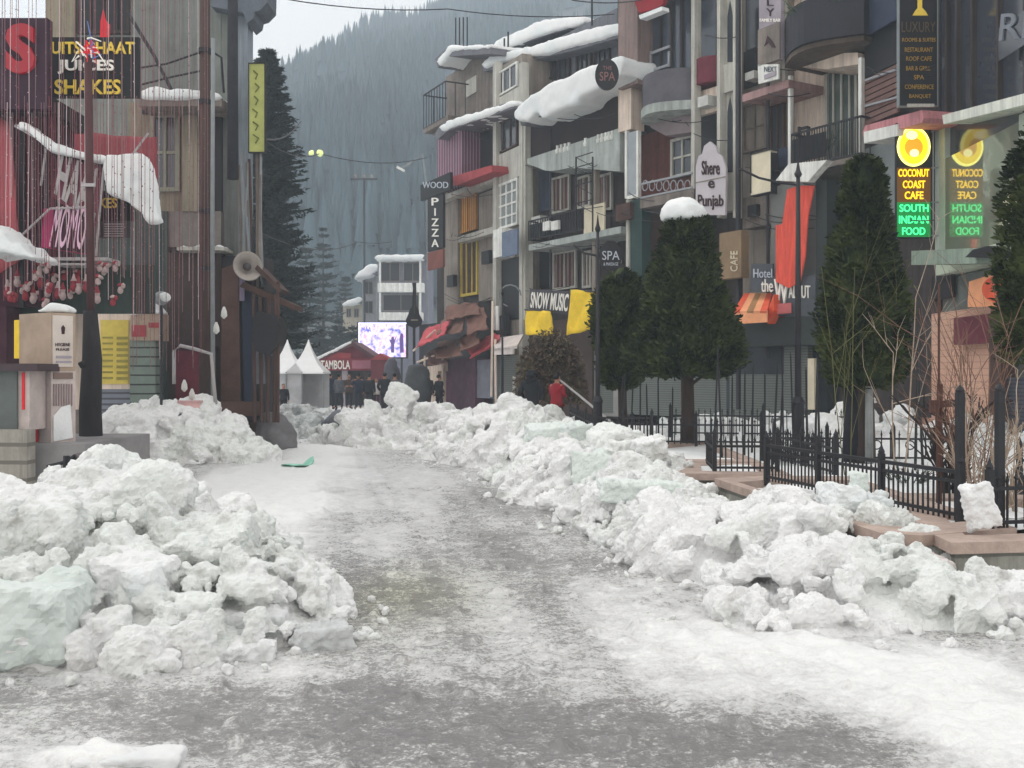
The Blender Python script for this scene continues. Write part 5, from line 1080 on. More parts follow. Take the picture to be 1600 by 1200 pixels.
# ornaments row on the shelf
for i in range(12):
    x = 14 + i * 12.3 + rnd.uniform(-3, 3); red = i % 2 == 0; p = P(x, rnd.uniform(432, 474), 17.0); t = thing('stuffed_toy', ('small red' if red else 'small white') + ' hanging toy in the row above the cabinet', 'toy', p, ('small red' if red else 'small white') + ' toys above the cabinet')
    m = MB(); m.lathe(p, [(.02, -.09), (.05, -.05), (.055, 0), (.035, .05), (.045, .08), (.02, .12)], 9); m.build('body', TOYR if red else TOYW, t, True); m = MB(); m.lathe(p + Vector((0, 0, .09)), [(.05, 0), (.03, .05), (.01, .12)], 8); m.build('hat', TOYW if red else TOYR, t)
# cabinet, counter, platform
BX = M('cabinet_beige', (150, 132, 116), .8, .25, 1.5, .1); t = thing('drinks_cabinet', 'beige box cabinet with a white lettered side standing on the platform', 'cabinet', (P(80, HY, 15).x, 15, .75))
Kc = Pl(30, 15.2, 80, 14.7); Kr = Pl(80, 14.7, 118, 15.0)
m = MB(); a = P(30, HY, 15.2); b_ = P(80, HY, 14.7); c = P(118, HY, 15.0); d_ = a + (c - b_)
def tri_box(y0, y1, mt, nm, off=0):
    z1 = P(80, y0, 14.7).z; z0 = P(80, y1, 14.7).z; m = MB(); m.prism([Vector((p.x, p.y, z0)) for p in (a, b_, c, d_)], Vector((0, 0, z1 - z0))); return m.build(nm, mt, t)
tri_box(488, 580, BX, 'body'); tri_box(580, 702, M('plastic_pale', (172, 160, 156), .5, .25, 3, .1), 'base')
part('side_panel', M('panel_offwhite', (182, 172, 164), .7, .15, 3, .05), t, (Kr, 83, 493, 114, 573, .02, .02)); text('HYGIENE', Kr, tq(87, 536, 110, 541), TXD, t, .03, .01); text('PLEASE', Kr, tq(88, 544, 109, 548), TXD, t, .03, .01); part('print', TXD, t, (Kr, [(97, 522), (96, 512), (99, 508), (102, 512), (101, 522)], .03, .01)); part('print', M('mauve_grey'), t, (Kr, 88, 556, 112, 560, .03, .01), (Kr, 88, 564, 112, 567, .03, .01))
part('stripe', TXR, t, (Kc, 50, 592, 58, 700, .02, .02)); part('grille', M('grille_grey', (132, 116, 116), .6), t, *[(Kr, 84 + i * 4, 600, 85.6 + i * 4, 634, .02, .02) for i in range(8)]); part('sticker', M('brown_sticker', (110, 92, 86), .7), t, (Kr, 84, 582, 114, 592, .02, .02))
part('frosted_panel', SNOWC, t, (Kr, [(84, 690), (84, 650), (96, 636), (110, 632), (114, 684)], .025, .02)); part('bottle_shelf', YEL, t, (Kc, 22, 500, 30, 560, .0, .2))
sc_ = MB(); sc_.poly(FR(14.9), [(52, 488), (70, 478), (76, 472), (92, 474), (104, 480), (108, 488)], 0, .35); snowcap(sc_, 'cabinet_snow', 'little cone of snow on top of the beige drinks cabinet', .03, .02)
t = thing('counter', 'dark topped counter with grey front at the left edge', 'counter', (P(20, HY, 14.2).x, 14.2, .75)); q = FR(14.2); part('counter_top', M('top_dark', (62, 50, 54), .6), t, (q, -60, 568, 58, 580, .1, .7)); part('front_panel', M('grey_green_panel', (88, 94, 92), .7), t, (q, -60, 580, 26, 672, 0, .6)); part('side_panel', M('plastic_pale'), t, (q, 26, 580, 46, 672, -.05, .5)); part('stripe', TXR, t, (q, 34, 582, 38, 640, -.03, .03))
m = MB(); q = FR(15.6); m.rect(q, -300, 694, 132, 830, 1.2, 2.6); o = m.build('platform', M('platform_grey', (124, 122, 122), .85, .3, 1, .2), None, loc=(P(40, HY, 15).x, 15, 0)); o.location.z = 0; tag(o, 'low grey concrete platform carrying the beige cabinet', 'platform')
m = MB(); m.rect(FR(13.9), -200, 672, 42, 800, 0, .25); tag(m.build('stone_wall', M('block_wall', (140, 136, 128), .85, .25, 2, .2, stripes=((100, 96, 90), 1.3, 'Z', .88)), None, loc=(P(10, HY, 13.9).x, 13.9, 0)), 'short pale block wall under the counter at the left edge', 'wall')
# objects behind the trunk
q = FR(19.6); t = thing('beige_column', 'plain beige column between the cabinet and the dark trunk', 'column', (P(126, HY, 19.6).x, 19.6, 0)); part('shaft', W_BEIGE, t, (q, 112, 484, 136, 720, 0, .5)); part('base', CONCD, t, (q, 110, 640, 138, 720, .04, .55))
t = thing('menu_stand', 'yellow menu board in a pale frame over a grey slatted shutter', 'menu board', (P(178, HY, 23.4).x, 23.4, 0)); q = FR(23.4); part('frame', W_BEIGE, t, (q, 153, 484, 204, 608, 0, .3)); part('panel', M('menu_yellow', (196, 176, 84), .6, .2, 2, .05), t, (q, 157, 500, 201, 600, .02, .03)); part('shutter', M('shutter_blue_grey', (120, 124, 134), .7, .2, 1, .1, stripes=((76, 78, 86), 2.4, 'Z', .7)), t, (q, 155, 608, 204, 700, -.02, .3))
m = MB()
for i in range(8): m.rect(q, 160, 526 + i * 9, 176, 529 + i * 9, .035, .02); m.rect(q, 182, 526 + i * 9, 199, 530.5 + i * 9, .035, .02)
m.build('print', M('print_olive', (140, 130, 66), .7), t)
t = thing('tile_pillar', 'grey green tiled pillar with a red trimmed box on top behind the snow heap', 'pillar', (P(224, HY, 23.2).x, 23.2, 0)); q = FR(23.2); part('shaft', M('tile_green', (110, 122, 114), .7, .2, 2, .1, stripes=((50, 56, 54), 1.5, 'Z', .93)), t, (q, 203, 530, 243, 690, 0, .5)); part('box', BX, t, (q, 204, 490, 250, 532, .05, .6)); part('trim', REDM, t, (q, 206, 508, 228, 526, .07, .03), (q, 232, 504, 250, 512, .07, .03))
sc_ = MB(); sc_.poly(q, [(203, 492), (205, 476), (214, 468), (226, 468), (238, 474), (250, 490)], .1, .6); snowcap(sc_, 'pillar_snow', 'rounded snow on the box above the tiled pillar', .035, .02)
t = thing('globe_lamp', 'round grey globe lamp dusted with snow behind the hanging strings', 'lamp', P(252, 466, 21.5)); m = MB(); m.chunk(P(252, 466, 21.5), (.16, .16, .15), rnd, cuts=0, lv=3); m.build('globe', STEEL, t, True); m = MB(); m.tube([P(252, 470, 21.6), P(252, 640, 21.6)], .03, 6); m.build('stem', IRON, t); m = MB(); m.chunk(P(258, 464, 21.4), (.1, .12, .12), rnd, cuts=2, lv=2); m.build('snow_patch', SNOWC, t, True)
t = thing('maroon_booth', 'maroon cloth covered booth beside the brown utility pole', 'booth', (P(298, HY, 23.8).x, 23.8, 0)); q = FR(23.8); part('cloth', MAROON, t, (q, 274, 546, 322, 700, 0, .8)); part('roof', LT, t, (q, 272, 540, 324, 548, .05, .9))
t = thing('bent_pipe', 'pale bent pipe arching over the maroon booth', 'pipe', P(330, 630, 22)); m = MB(); m.tube([P(272, 600, 22), P(272, 548, 22), P(282, 540, 22), P(300, 544, 22), P(330, 553, 22), P(334, 600, 22), P(337, 632, 22)], .04, 7); m.build('pipe', PIPE, t, True)
t = thing('wooden_crate', 'dark brown wooden crate between the snow heap and the grey sack', 'crate', (P(374, HY, 26).x, 26, 0)); q = FR(26); part('box', WOODD, t, (q, 344, 642, 406, 696, 0, .9)); part('lid', M('lid_brown', (96, 76, 66), .8), t, (q, 341, 635, 408, 643, .05, 1.0))
m = MB(); 
for i in range(4): m.rect(q, 345 + i * 15.5, 646, 357 + i * 15.5, 692, .03, .03)
m.build('slat_panel', M('lid_brown'), t)
m = MB(); c = P(430, 672, 24.5); m.chunk(c, (.42, .4, .62), random.Random(3), cuts=3, lv=3); m.chunk(c + Vector((.1, 0, -.3)), (.42, .45, .4), random.Random(4), cuts=3, lv=3); tag(soften(m, .06, 3, .05, 3).build('covered_sack', M('sack_grey', (104, 102, 104), .85, .3, 3, .3), None, True, loc=(c.x, c.y, 0)), 'rounded dark grey covered sack standing in the snow left of the road', 'sack')
# narrow stalls and wooden poles 335-440
t = thing('market_stall', 'cluttered dark market stall hung with cloths below the loudspeaker', 'stall', (P(385, HY, 24.4).x, 24.4, 0)); q = FR(24.4)
part('back_panel', M('stall_dark', (52, 50, 54), .9, .4, 1.2, .1), t, (q, 338, 400, 412, 660, -.3, 1.0)); part('cloth', NAVY, t, (q, [(382, 640), (378, 470), (392, 450), (402, 470), (404, 560), (396, 640)], .1, .08)); part('cloth', M('cloth_brown', (86, 66, 60), .9, .3, 2, .3), t, (q, [(345, 640), (346, 420), (372, 410), (376, 640)], .05, .08)); part('cloth', M('cloth_grey', (112, 114, 120), .9, .3, 2, .3), t, (q, [(400, 600), (398, 520), (410, 500), (414, 600)], .15, .06))
part('awning', DARK, t, (q, [(392, 500), (404, 486), (432, 494), (438, 510), (432, 540), (420, 556), (398, 548)], .8, .8)); part('roof', WOODD, t, (q, [(374, 448), (380, 440), (460, 476), (458, 484)], .6, 1.0)); part('roof', BROWN, t, (q, [(398, 420), (402, 414), (440, 452), (436, 458)], .7, .9))
m = MB()
for x in (398, 418, 428, 434, 409): m.tube([q.at(x, 660, .6), q.at(x + rnd.uniform(-3, 3), 455 + rnd.uniform(-15, 25), .6)], .045, 6)
m.build('post_row', BROWN, t); part('counter', M('cloth_brown'), t, (q, 340, 628, 400, 650, .4, .6)); part('mauve_cloth', M('cloth_mauve', (120, 110, 130), .9), t, (q, 374, 410, 382, 470, .2, .05))
for i, (x, y) in enumerate(((338, 512), (350, 488), (288, 602), (300, 616), (412, 462), (394, 638))):
    m = MB(); p = P(x, y, 22 if x < 360 else 28); m.lathe(p, [(.01, -.14), (.07, -.08), (.06, .02), (.02, .12)], 8); tag(m.build('hanging_bag', WHITE, None, True, loc=p), 'small whitish bag hanging among the left stalls', 'bag', 'small whitish bags hanging among the left stalls')
rnd = random.Random(8)
for i in range(9):
    x = 376 + i * 4.5; t = thing('wooden_strip', 'weathered wooden strip leaning on the corner of the grey building', 'plank', P(x, 440, 25 + i * .05), 'weathered wooden strips leaning at the building corner'); m = MB(); a = P(x + rnd.uniform(-6, 6), rnd.uniform(200, 260), 24.6); b_ = P(x + rnd.uniform(-2, 6), rnd.uniform(400, 470), 24.4); m.tube([a, a.lerp(b_, .5) + Vector((rnd.gauss(0, .05), 0, 0)), b_], .035, 4); m.build('strip', rnd.choice([BROWN, STEEL, CONCD]), t)
t = thing('loudspeaker', 'round grey horn loudspeaker facing the street above the market stall', 'loudspeaker', P(387, 418, 23.6)); m = MB(); c = P(387, 416, 23.6)
m.lathe(Vector((0, 0, 0)), [(.05, .5), (.09, .34), (.2, .16), (.33, .0), (.35, -.02), (.31, .0), (.24, .05), (.12, .17), (.05, .3)], 24, axis='Y'); rot = Matrix.Rotation(.55, 3, 'Z') @ Matrix.Rotation(-.12, 3, 'X'); m.v = [c + rot @ v for v in m.v]; m.build('horn', M('horn_grey', (150, 142, 136), .45, .25, 2, .05), t, True); m = MB(); m.chunk(c + rot @ Vector((0, .05, 0)), (.1, .1, .1), rnd, cuts=0, lv=2); m.build('driver', M('driver_dark', (70, 66, 66), .6), t, True); m = MB(); m.box(c + rot @ Vector((0, .5, 0)), (.16, .22, .16)); m.tube([c + Vector((0, .4, 0)), c + Vector((0, .5, 1.0))], .03, 6); m.build('bracket', IRON, t)
s = sign('yellow_vertical_sign', 'faded yellow green vertical sign before the tall spruce', FR(24.5), 389, 99, 413, 237, 0, .1, M('sign_yellow_green', (168, 172, 102), .7, .3, 1.5, .1), frame=IRON); m = MB()
for i in range(6): m.tube([FR(24.5).at(396 + rnd.uniform(-3, 3), 110 + i * 20, .03), FR(24.5).at(405 + rnd.uniform(-3, 3), 116 + i * 20, .03), FR(24.5).at(399, 124 + i * 20, .03)], .02, 4)
m.build('lettering', M('letter_olive', (110, 116, 60), .7), s)
# debris
t = thing('red_wrapper', 'crumpled pinkish red sheet lying on the left middle snow heap', 'litter', P(268, 695, 21.6)); m = MB(); cc = P(270, 692, 21.3); m.prism([cc + Vector(p) for p in ((-.32, -.2, -.1), (.28, -.15, -.04), (.2, .2, .16), (-.1, .2, .2))], Vector((0, .02, .05))); m.chunk(cc + Vector((0, .05, .08)), (.24, .14, .08), rnd, lv=2); m.build('sheet', M('wrapper_red', (206, 116, 110), .7, .3, 4, .2), t); m = MB(); m.box(cc + Vector((0, -.2, -.12)), (.7, .08, .05), .1); m.build('edge', BLK, t)
t = thing('pink_box', 'pale pink box half buried at the top of the left middle snow heap', 'box', P(295, 636, 22)); part('box', M('box_pink', (196, 160, 158), .8), t, (FR(21.8), 278, 627, 312, 656, 0, .4)); part('lid', M('lid_pink', (176, 140, 140), .8), t, (FR(21.8), 277, 626, 313, 630, .02, .45))
m = MB(); g = G(462, 731); 
m.chunk(g + Vector((0, 0, .05)), (.3, .6, .04), rnd, cuts=5, lv=3); m.chunk(g + Vector((.2, .2, .07)), (.16, .3, .05), rnd, cuts=4, lv=3)
tag(m.build('green_bag', M('bag_green', (150, 210, 188), .5, .2, 4, .3, k=.9), None, True, loc=g), 'thin mint green plastic bag lying on the ice', 'litter')
t = thing('broken_chair', 'broken black chair frame sticking out behind the left foreground heap', 'chair', P(130, 740, 9.8)); m = MB(); f9 = lambda x, y, Y=9.8: P(x, y, Y)
m.tube([f9(78, 760), f9(76, 728), f9(104, 722), f9(118, 712)], .022, 6); m.tube([f9(76, 728), f9(78, 770, 10)], .02, 6); m.build('frame', IRON, t); m = MB(); m.box(f9(150, 716, 10), (.42, .3, .06), .1, (.1, 0)); m.build('seat', M('seat_brown', (74, 64, 68), .8), t); m = MB(); m.tube([f9(184, 712), f9(186, 760)], .03, 6); m.tube([f9(104, 712), f9(103, 760)], .03, 6); m.build('leg', IRON, t)
t = thing('red_flag', 'small red flag before the upper window of the grey building', 'flag', P(163, 50, 19.5)); m = MB(); m.poly(FR(19.5), [(156, 62), (157, 34), (161, 14), (164, 30), (171, 38), (170, 64)], 0, .04); m.build('cloth', TXR, t); m = MB(); m.tube([P(162, 8, 19.55), P(162, 70, 19.55)], .012, 5); m.build('rod', IRON, t)
# ================================================================ FAR END OF THE STREET
def pagoda(px, label):
    b = P(px, HY, 43); t = thing('white_tent', label, 'tent', (b.x, b.y, 0), 'white pagoda tents at the end of the street'); hw = .8; m = MB()
    prof = [(1.0, 1.95), (.98, 2.03), (.66, 2.3), (.4, 2.6), (.2, 2.93), (.06, 3.25), (.02, 3.38)]
    for r, z in prof:
        for sx, sy in ((-1, -1), (1, -1), (1, 1), (-1, 1)): m.v.append(Vector((b.x + sx * hw * r, b.y + sy * hw * r, z - .12)))
    n = len(prof); m.f = [(i * 4 + k, i * 4 + (k + 1) % 4, i * 4 + 4 + (k + 1) % 4, i * 4 + 4 + k) for i in range(n - 1) for k in range(4)] + [(3, 2, 1, 0), ((n - 1) * 4, (n - 1) * 4 + 1, (n - 1) * 4 + 2, (n - 1) * 4 + 3)]
    m.build('roof', M('tent_white', (244, 244, 244), .7, .06, 1, .05), t); m = MB(); m.box((b.x, b.y - .7 if px < 460 else b.y + .7, .95), (1.5, .04, 1.8)); m.box((b.x - .74, b.y, .95), (.04, 1.36, 1.8)); m.build('wall', M('tent_grey', (160, 160, 162), .8), t)
    for sx in (-.77, .77): m = MB(); m.tube([(b.x + sx, b.y - .77, 0), (b.x + sx, b.y - .77, 1.9)], .03, 5); m.build('pole', STEEL, t)
pagoda(449, 'white pointed tent, left one of the pair'); pagoda(482, 'white pointed tent, right one of the pair')
q = FR(57); t = thing('red_stall', 'red gabled stall with white letters TAMBOLA on its banner', 'stall', (P(545, HY, 57).x, 57, 0))
part('roof', M('stall_roof', (84, 56, 62), .8), t, (q, [(488, 562), (550, 533), (614, 576), (606, 578), (550, 540), (492, 566)], .5, 4)); part('gable', MAROON, t, (q, [(496, 562), (550, 538), (604, 576), (500, 576)], .3, .2)); part('gable_panel', REDM, t, (q, [(504, 560), (520, 550), (548, 552), (548, 562)], .35, .06)); part('banner', M('banner_red', (120, 46, 58), .8), t, (q, 498, 560, 580, 579, .45, .06)); text('TAMBOLA', q, tq(501, 563, 547, 577), TXW, t, .5, .02, bold=.02); part('banner_panel', M('banner_pink', (150, 96, 110), .8), t, (q, 550, 563, 579, 576, .5, .03)); part('wall', DARK, t, (q, 500, 578, 606, 650, -1.5, 1))
for x in (502, 534, 568, 604): part('post', M('post_pale', (150, 144, 150), .8) if x == 534 else WOODD, t, (q, x, 578, x + (9 if x == 534 else 3), 648, .3, .12))
t = thing('side_booth', 'reddish booth standing right of the red gabled stall', 'booth', (P(595, HY, 55).x, 55, 0)); part('body', M('booth_red', (104, 52, 60), .8), t, (FR(55), 580, 560, 612, 650, 0, 1.5)); part('roof', REDM, t, (FR(55), [(578, 562), (594, 552), (614, 562)], .1, 1.7))
sc_ = MB(); sc_.poly(q, [(486, 562), (548, 532), (552, 536), (492, 565)], .6, 3.5); snowcap(sc_, 'roof_snow', 'strip of snow on the left slope of the red stall roof', .12, .04)
# led wall
L72 = FR(72); s = sign('video_wall', 'glowing white and violet video screen above the stalls', L72, 558, 503, 637, 560, 0, .5, BLK)
vm = bpy.data.materials.new('screen_picture'); vm.use_nodes = True; T_ = vm.node_tree; bs = T_.nodes["Principled BSDF"]; tc = T_.nodes.new("ShaderNodeTexCoord"); nn = T_.nodes.new("ShaderNodeTexNoise"); nn.inputs["Scale"].default_value = 2.2; nn.inputs["Detail"].default_value = 4; T_.links.new(tc.outputs["Object"], nn.inputs[0]); cr = T_.nodes.new("ShaderNodeValToRGB"); e = cr.color_ramp.elements
e[0].position = .36; e[0].color = (.12, .16, .5, 1); e[1].position = .56; e[1].color = (.86, .76, 1, 1); q2 = e.new(.44); q2.color = (.6, .5, .95, 1); q3 = e.new(.64); q3.color = (.9, .4, .7, 1); T_.links.new(nn.outputs[0], cr.inputs[0]); T_.links.new(cr.outputs[0], bs.inputs["Emission Color"]); bs.inputs["Emission Strength"].default_value = 1.15; bs.inputs["Base Color"].default_value = (.02, .02, .02, 1)
part('screen', vm, s, (L72, 561, 506, 634, 558, .03, .04)); LG2 = glow('glow_pale_blue', (214, 214, 255), 1.3); part('screen_edge', LG2, s, (L72, 560, 504, 562, 559, .06, .04), (L72, 560, 504, 635, 506, .06, .04)); text('MAA', L72, tq(565, 511, 580, 519), glow('glow_blue', (60, 70, 190), 1), s, .05, .02); part('post', IRON, s, (L72, 566, 560, 569, 650, -.1, .2), (L72, 626, 560, 629, 650, -.1, .2))
fig = MB(); fig.poly(L72, [(611, 551), (611, 538), (608, 530), (611, 531), (612, 526), (615, 526), (616, 531), (620, 524), (616, 538), (616, 551)], .07, .02); fig.poly(L72, [(625, 551), (624, 530), (626, 520), (630, 522), (631, 551)], .07, .02); fig.build('screen_figure', glow('glow_violet_dark', (80, 60, 120), .8), s)
# far houses
def far_house(label, Y, x0, x1, y0, mats, bands, snow):
    q = FR(Y); t = thing('far_house', label, 'house', (P((x0 + x1) / 2, HY, Y).x, Y, 0)); part('wall', mats, t, (q, x0, y0, x1, 640, 0, 7)); 
    for i, (a, b_, c, d_, nm) in enumerate(bands):
        if nm == 'w': window(q, t, a, b_, c, d_, 1, 0, W_GREY, DARK, 0, .07)
        elif nm == 'b': part('balcony', WHITE, t, (q, a, b_, c, d_, 1.2, 1.3))
        else: part('column', WHITE, t, (q, a, b_, c, d_, 1.1, .25))
    part('roof', M('roof_tin'), t, (q, x0 - 3, y0 - 4, x1 + 3, y0, 1.6, 9)); sc_ = MB(); sc_.poly(q, snow, 1.8, 6); snowcap(sc_, 'roof_snow', 'snow on the roof of the ' + label, .22, .1)
far_house('grey house with white balcony bands above the video screen', 92, 590, 668, 404, M('far_grey', (104, 104, 116), .9), [(594, 410, 625, 440, 'w'), (630, 410, 660, 440, 'w'), (590, 442, 662, 456, 'b'), (598, 460, 655, 486, 'w'), (592, 488, 660, 500, 'b'), (592, 404, 595, 500, 'c'), (655, 404, 658, 500, 'c')], [(582, 406), (588, 398), (640, 398), (662, 396), (664, 405)])
far_house('narrow pale house left of the balconied grey house', 100, 566, 588, 428, M('far_pale', (140, 140, 142), .9), [(569, 440, 583, 460, 'w'), (569, 470, 583, 490, 'w')], [(552, 436), (560, 424), (578, 412), (592, 412), (590, 422), (578, 432)])
far_house('smallest cream house farthest left in the distant cluster', 108, 536, 566, 474, M('far_cream', (160, 152, 136), .9), [(541, 482, 549, 496, 'w'), (553, 482, 561, 496, 'w')], [(532, 478), (540, 470), (560, 464), (568, 468), (560, 474)])
spruce('distant dark spruce left of the video screen', 530, 84, 0, 6.2, 2.8, 41, 22, 10, 14); spruce('distant spruce standing behind the tent peaks', 500, 88, 0, 5.6, 2.8, 42, 20, 10, 14); spruce('distant dark spruce behind the red stall', 553, 80, 0, 5.6, 2.4, 43, 20, 10, 14)
for px, Y, h, lab in ((478, 84, 12.5, 'hazy tall spruce in the valley right of the big spruce'), (505, 96, 15.5, 'hazy spruce with a pointed top in the middle of the valley'), (540, 110, 12.5, 'hazy spruce before the hillside left of the far houses')): spruce(lab, px, Y, 0, h, 3.0, int(px), 26, 10, 14)
# far utility pole
t = thing('utility_pole', 'distant utility pole with a crossarm before the misty hill', 'pole', (P(570, HY, 100).x, 100, 0)); m = MB(); m.tube([(P(570, HY, 100).x, 100, 0), P(569, 272, 100)], .11, 6); m.build('shaft', IRON, t); m = MB(); m.box(P(569, 280, 99.8), (2.6, .15, .18)); m.build('crossarm', IRON, t)
for dx in (-14, 0, 12): m = MB(); m.lathe(P(569 + dx, 278, 99.8), [(.14, 0), (.16, .15), (.08, .35)], 7); m.build('insulator', W_GREY, t)
t = thing('street_light', 'white street light arm reaching left beside the corner house', 'street light', P(665, 240, 60)); m = MB(); m.tube([P(668, 600, 60), P(668, 300, 60), P(660, 240, 60), P(640, 256, 60), P(627, 263, 60)], .06, 6); m.build('pole', STEEL, t); m = MB(); m.box(P(626, 264, 60), (.5, .2, .12), 0, (0, .5)); m.build('lamp_head', WHITE, t)
# guitar sign
t = thing('guitar_sign', 'black guitar shaped sign standing beside the video screen', 'sign', P(647, 520, 50)); q = FR(50)
m = MB(); m.poly(q, [(636, 508), (634, 500), (638, 491), (640, 484), (644, 478), (645, 450), (644, 442), (650, 442), (650, 478), (654, 484), (655, 491), (660, 500), (658, 508), (647, 513)], 0, .15); m.build('body', BLK, t); part('bridge', W_GREY, t, (q, 642, 499, 653, 501, .02, .03)); part('post', IRON, t, (q, 645, 512, 649, 640, -.05, .1)); part('neck_strip', W_DKGREY, t, (q, 646.5, 450, 648.5, 490, .02, .03))
# stalls under the corner house
def sheet(pts, mat, nm, par, th=.06): m = MB(); m.prism([Vector(p) for p in pts], Vector((0, 0, -th))); return m.build(nm, mat, par)
t = thing('street_stall', 'jumble of red and brown tarpaulin stalls at the foot of the corner house', 'stall', (PA.at(700, HY, 1.5).x, PA.at(700, HY, 1.5).y, 0)); TB = M('tarp_brown', (112, 82, 72), .85, .35, 2, .3); TR = M('tarp_red', (176, 70, 78), .8, .35, 2, .3)
TG = M('tarp_rust', (110, 78, 68), .85, .35, 2, .3)
for k, (qd, o_, mt) in enumerate((([(670, 512), (704, 500), (696, 522), (650, 544)], (1.4, 1.4, 2.4, 2.6), TR), ([(690, 500), (726, 488), (722, 520), (684, 522)], (1.0, 1.0, 2.0, 2.2), TB), ([(728, 484), (758, 480), (764, 512), (730, 524)], (1.0, 1.0, 1.8, 2.0), TG), ([(730, 544), (776, 520), (782, 530), (736, 560)], (1.2, 1.0, 1.8, 2.4), TR), ([(684, 534), (716, 530), (722, 556), (680, 560)], (1.2, 1.0, 2.2, 2.4), TB), ([(700, 478), (744, 470), (750, 490), (696, 500)], (.8, .8, 1.5, 1.6), TG), ([(672, 548), (696, 540), (700, 568), (668, 572)], (1.8, 1.4, 2.2, 2.6), M('tarp_umber', (92, 62, 58), .85, .35, 2, .3)), ([(716, 526), (744, 516), (750, 536), (720, 548)], (1.4, 1.2, 2.0, 2.2), TG))): cloth(PA, qd, o_, mt, t, 'tarp', amp=.17, seed=k, sag=.2)
part('wall', M('stall_mauve', (92, 66, 82), .85, .3, 2, .1), t, (PA, 696, 560, 742, 640, 1.0, 1.0)); part('wall', M('stall_grey', (120, 122, 134), .85), t, (PA, 742, 562, 766, 622, .9, .8)); part('back_wall', DARK, t, (PA, 655, 500, 790, 640, .3, .2)); part('cabinet', W_BEIGE, t, (PA, 668, 572, 684, 640, 1.4, .4), (PA, 676, 560, 690, 580, 1.5, .3)); 
for a, b_ in (((646, 548), (680, 516)), ((652, 566), (678, 556)), ((660, 640), (664, 556)), ((690, 640), (692, 560)), ((768, 620), (770, 470)), ((775, 630), (774, 530))): m = MB(); m.tube([PA.at(*a, 2.0), PA.at(*b_, 2.0)], .05, 5); m.build('frame_pole', W_BEIGE, t)
part('upright_boards', WHITE, t, (PA, 768, 480, 771, 516, 1.2, .06), (PA, 774, 478, 778, 516, 1.2, .06))
m = MB(); c = PA.at(797, 462, 1.2); m.tube([c + Vector((math.cos(k * .5) * .42, 0, math.sin(k * .5) * .42)) for k in range(10)], .03, 5); m.build('ring', STEEL, t)
t = thing('white_awning', 'small dirty white awning left of the domed tree', 'awning', PB.at(795, 540, 1.5)); m = MB(); m.prism([PB.at(776, 528, 1.0), PB.at(818, 522, 1.0), PB.at(808, 540, 2.4), PB.at(772, 544, 2.4)], Vector((0, 0, -.1))); m.build('cloth', M('awning_white', (186, 176, 172), .8, .25, 2, .2), t); part('valance', M('awning_white'), t, (PB, 772, 544, 802, 554, 2.4, .05)); part('shop_front', SHUT, t, (PB, 770, 556, 815, 640, .5, .4)); part('shop_wall', M('shop_umber', (78, 66, 62), .85, .35, 1, .2), t, (PC, 818, 500, 925, 650, -.1, .5)); part('door_frame', WHITE, t, (PB, 801, 588, 826, 591, 1.2, .1), (PB, 801, 591, 803, 650, 1.2, .1))
part('side_shutter', M('shutter_pale', (150, 148, 146), .8, .2, 1, .1), t, (PC, 925, 540, 970, 650, -.2, .4))

# ---- people
SKIN = M('skin', (168, 122, 98), .6, .08, 6, 0, k=1); HAIR = M('hair_black', (24, 22, 24), .7, .2, 9, 0, k=1)
def skin_mesh(verts, edges, radii, root=0):
    me = bpy.data.meshes.new('s'); me.from_pydata(verts, edges, []); o = bpy.data.objects.new('s', me); col.objects.link(o)
    md = o.modifiers.new('k', 'SKIN'); md.use_smooth_shade = True
    for i, r in enumerate(radii): me.skin_vertices[0].data[i].radius = r if isinstance(r, tuple) else (r, r)
    me.skin_vertices[0].data[root].use_root = True
    s_ = o.modifiers.new('u', 'SUBSURF'); s_.levels = 2; s_.render_levels = 2
    dg = bpy.context.evaluated_depsgraph_get(); m2 = bpy.data.meshes.new_from_object(o.evaluated_get(dg)); bpy.data.objects.remove(o)
    mb = MB(); mb.v = [v.co.copy() for v in m2.vertices]; mb.f = [tuple(f.vertices) for f in m2.polygons]; return mb
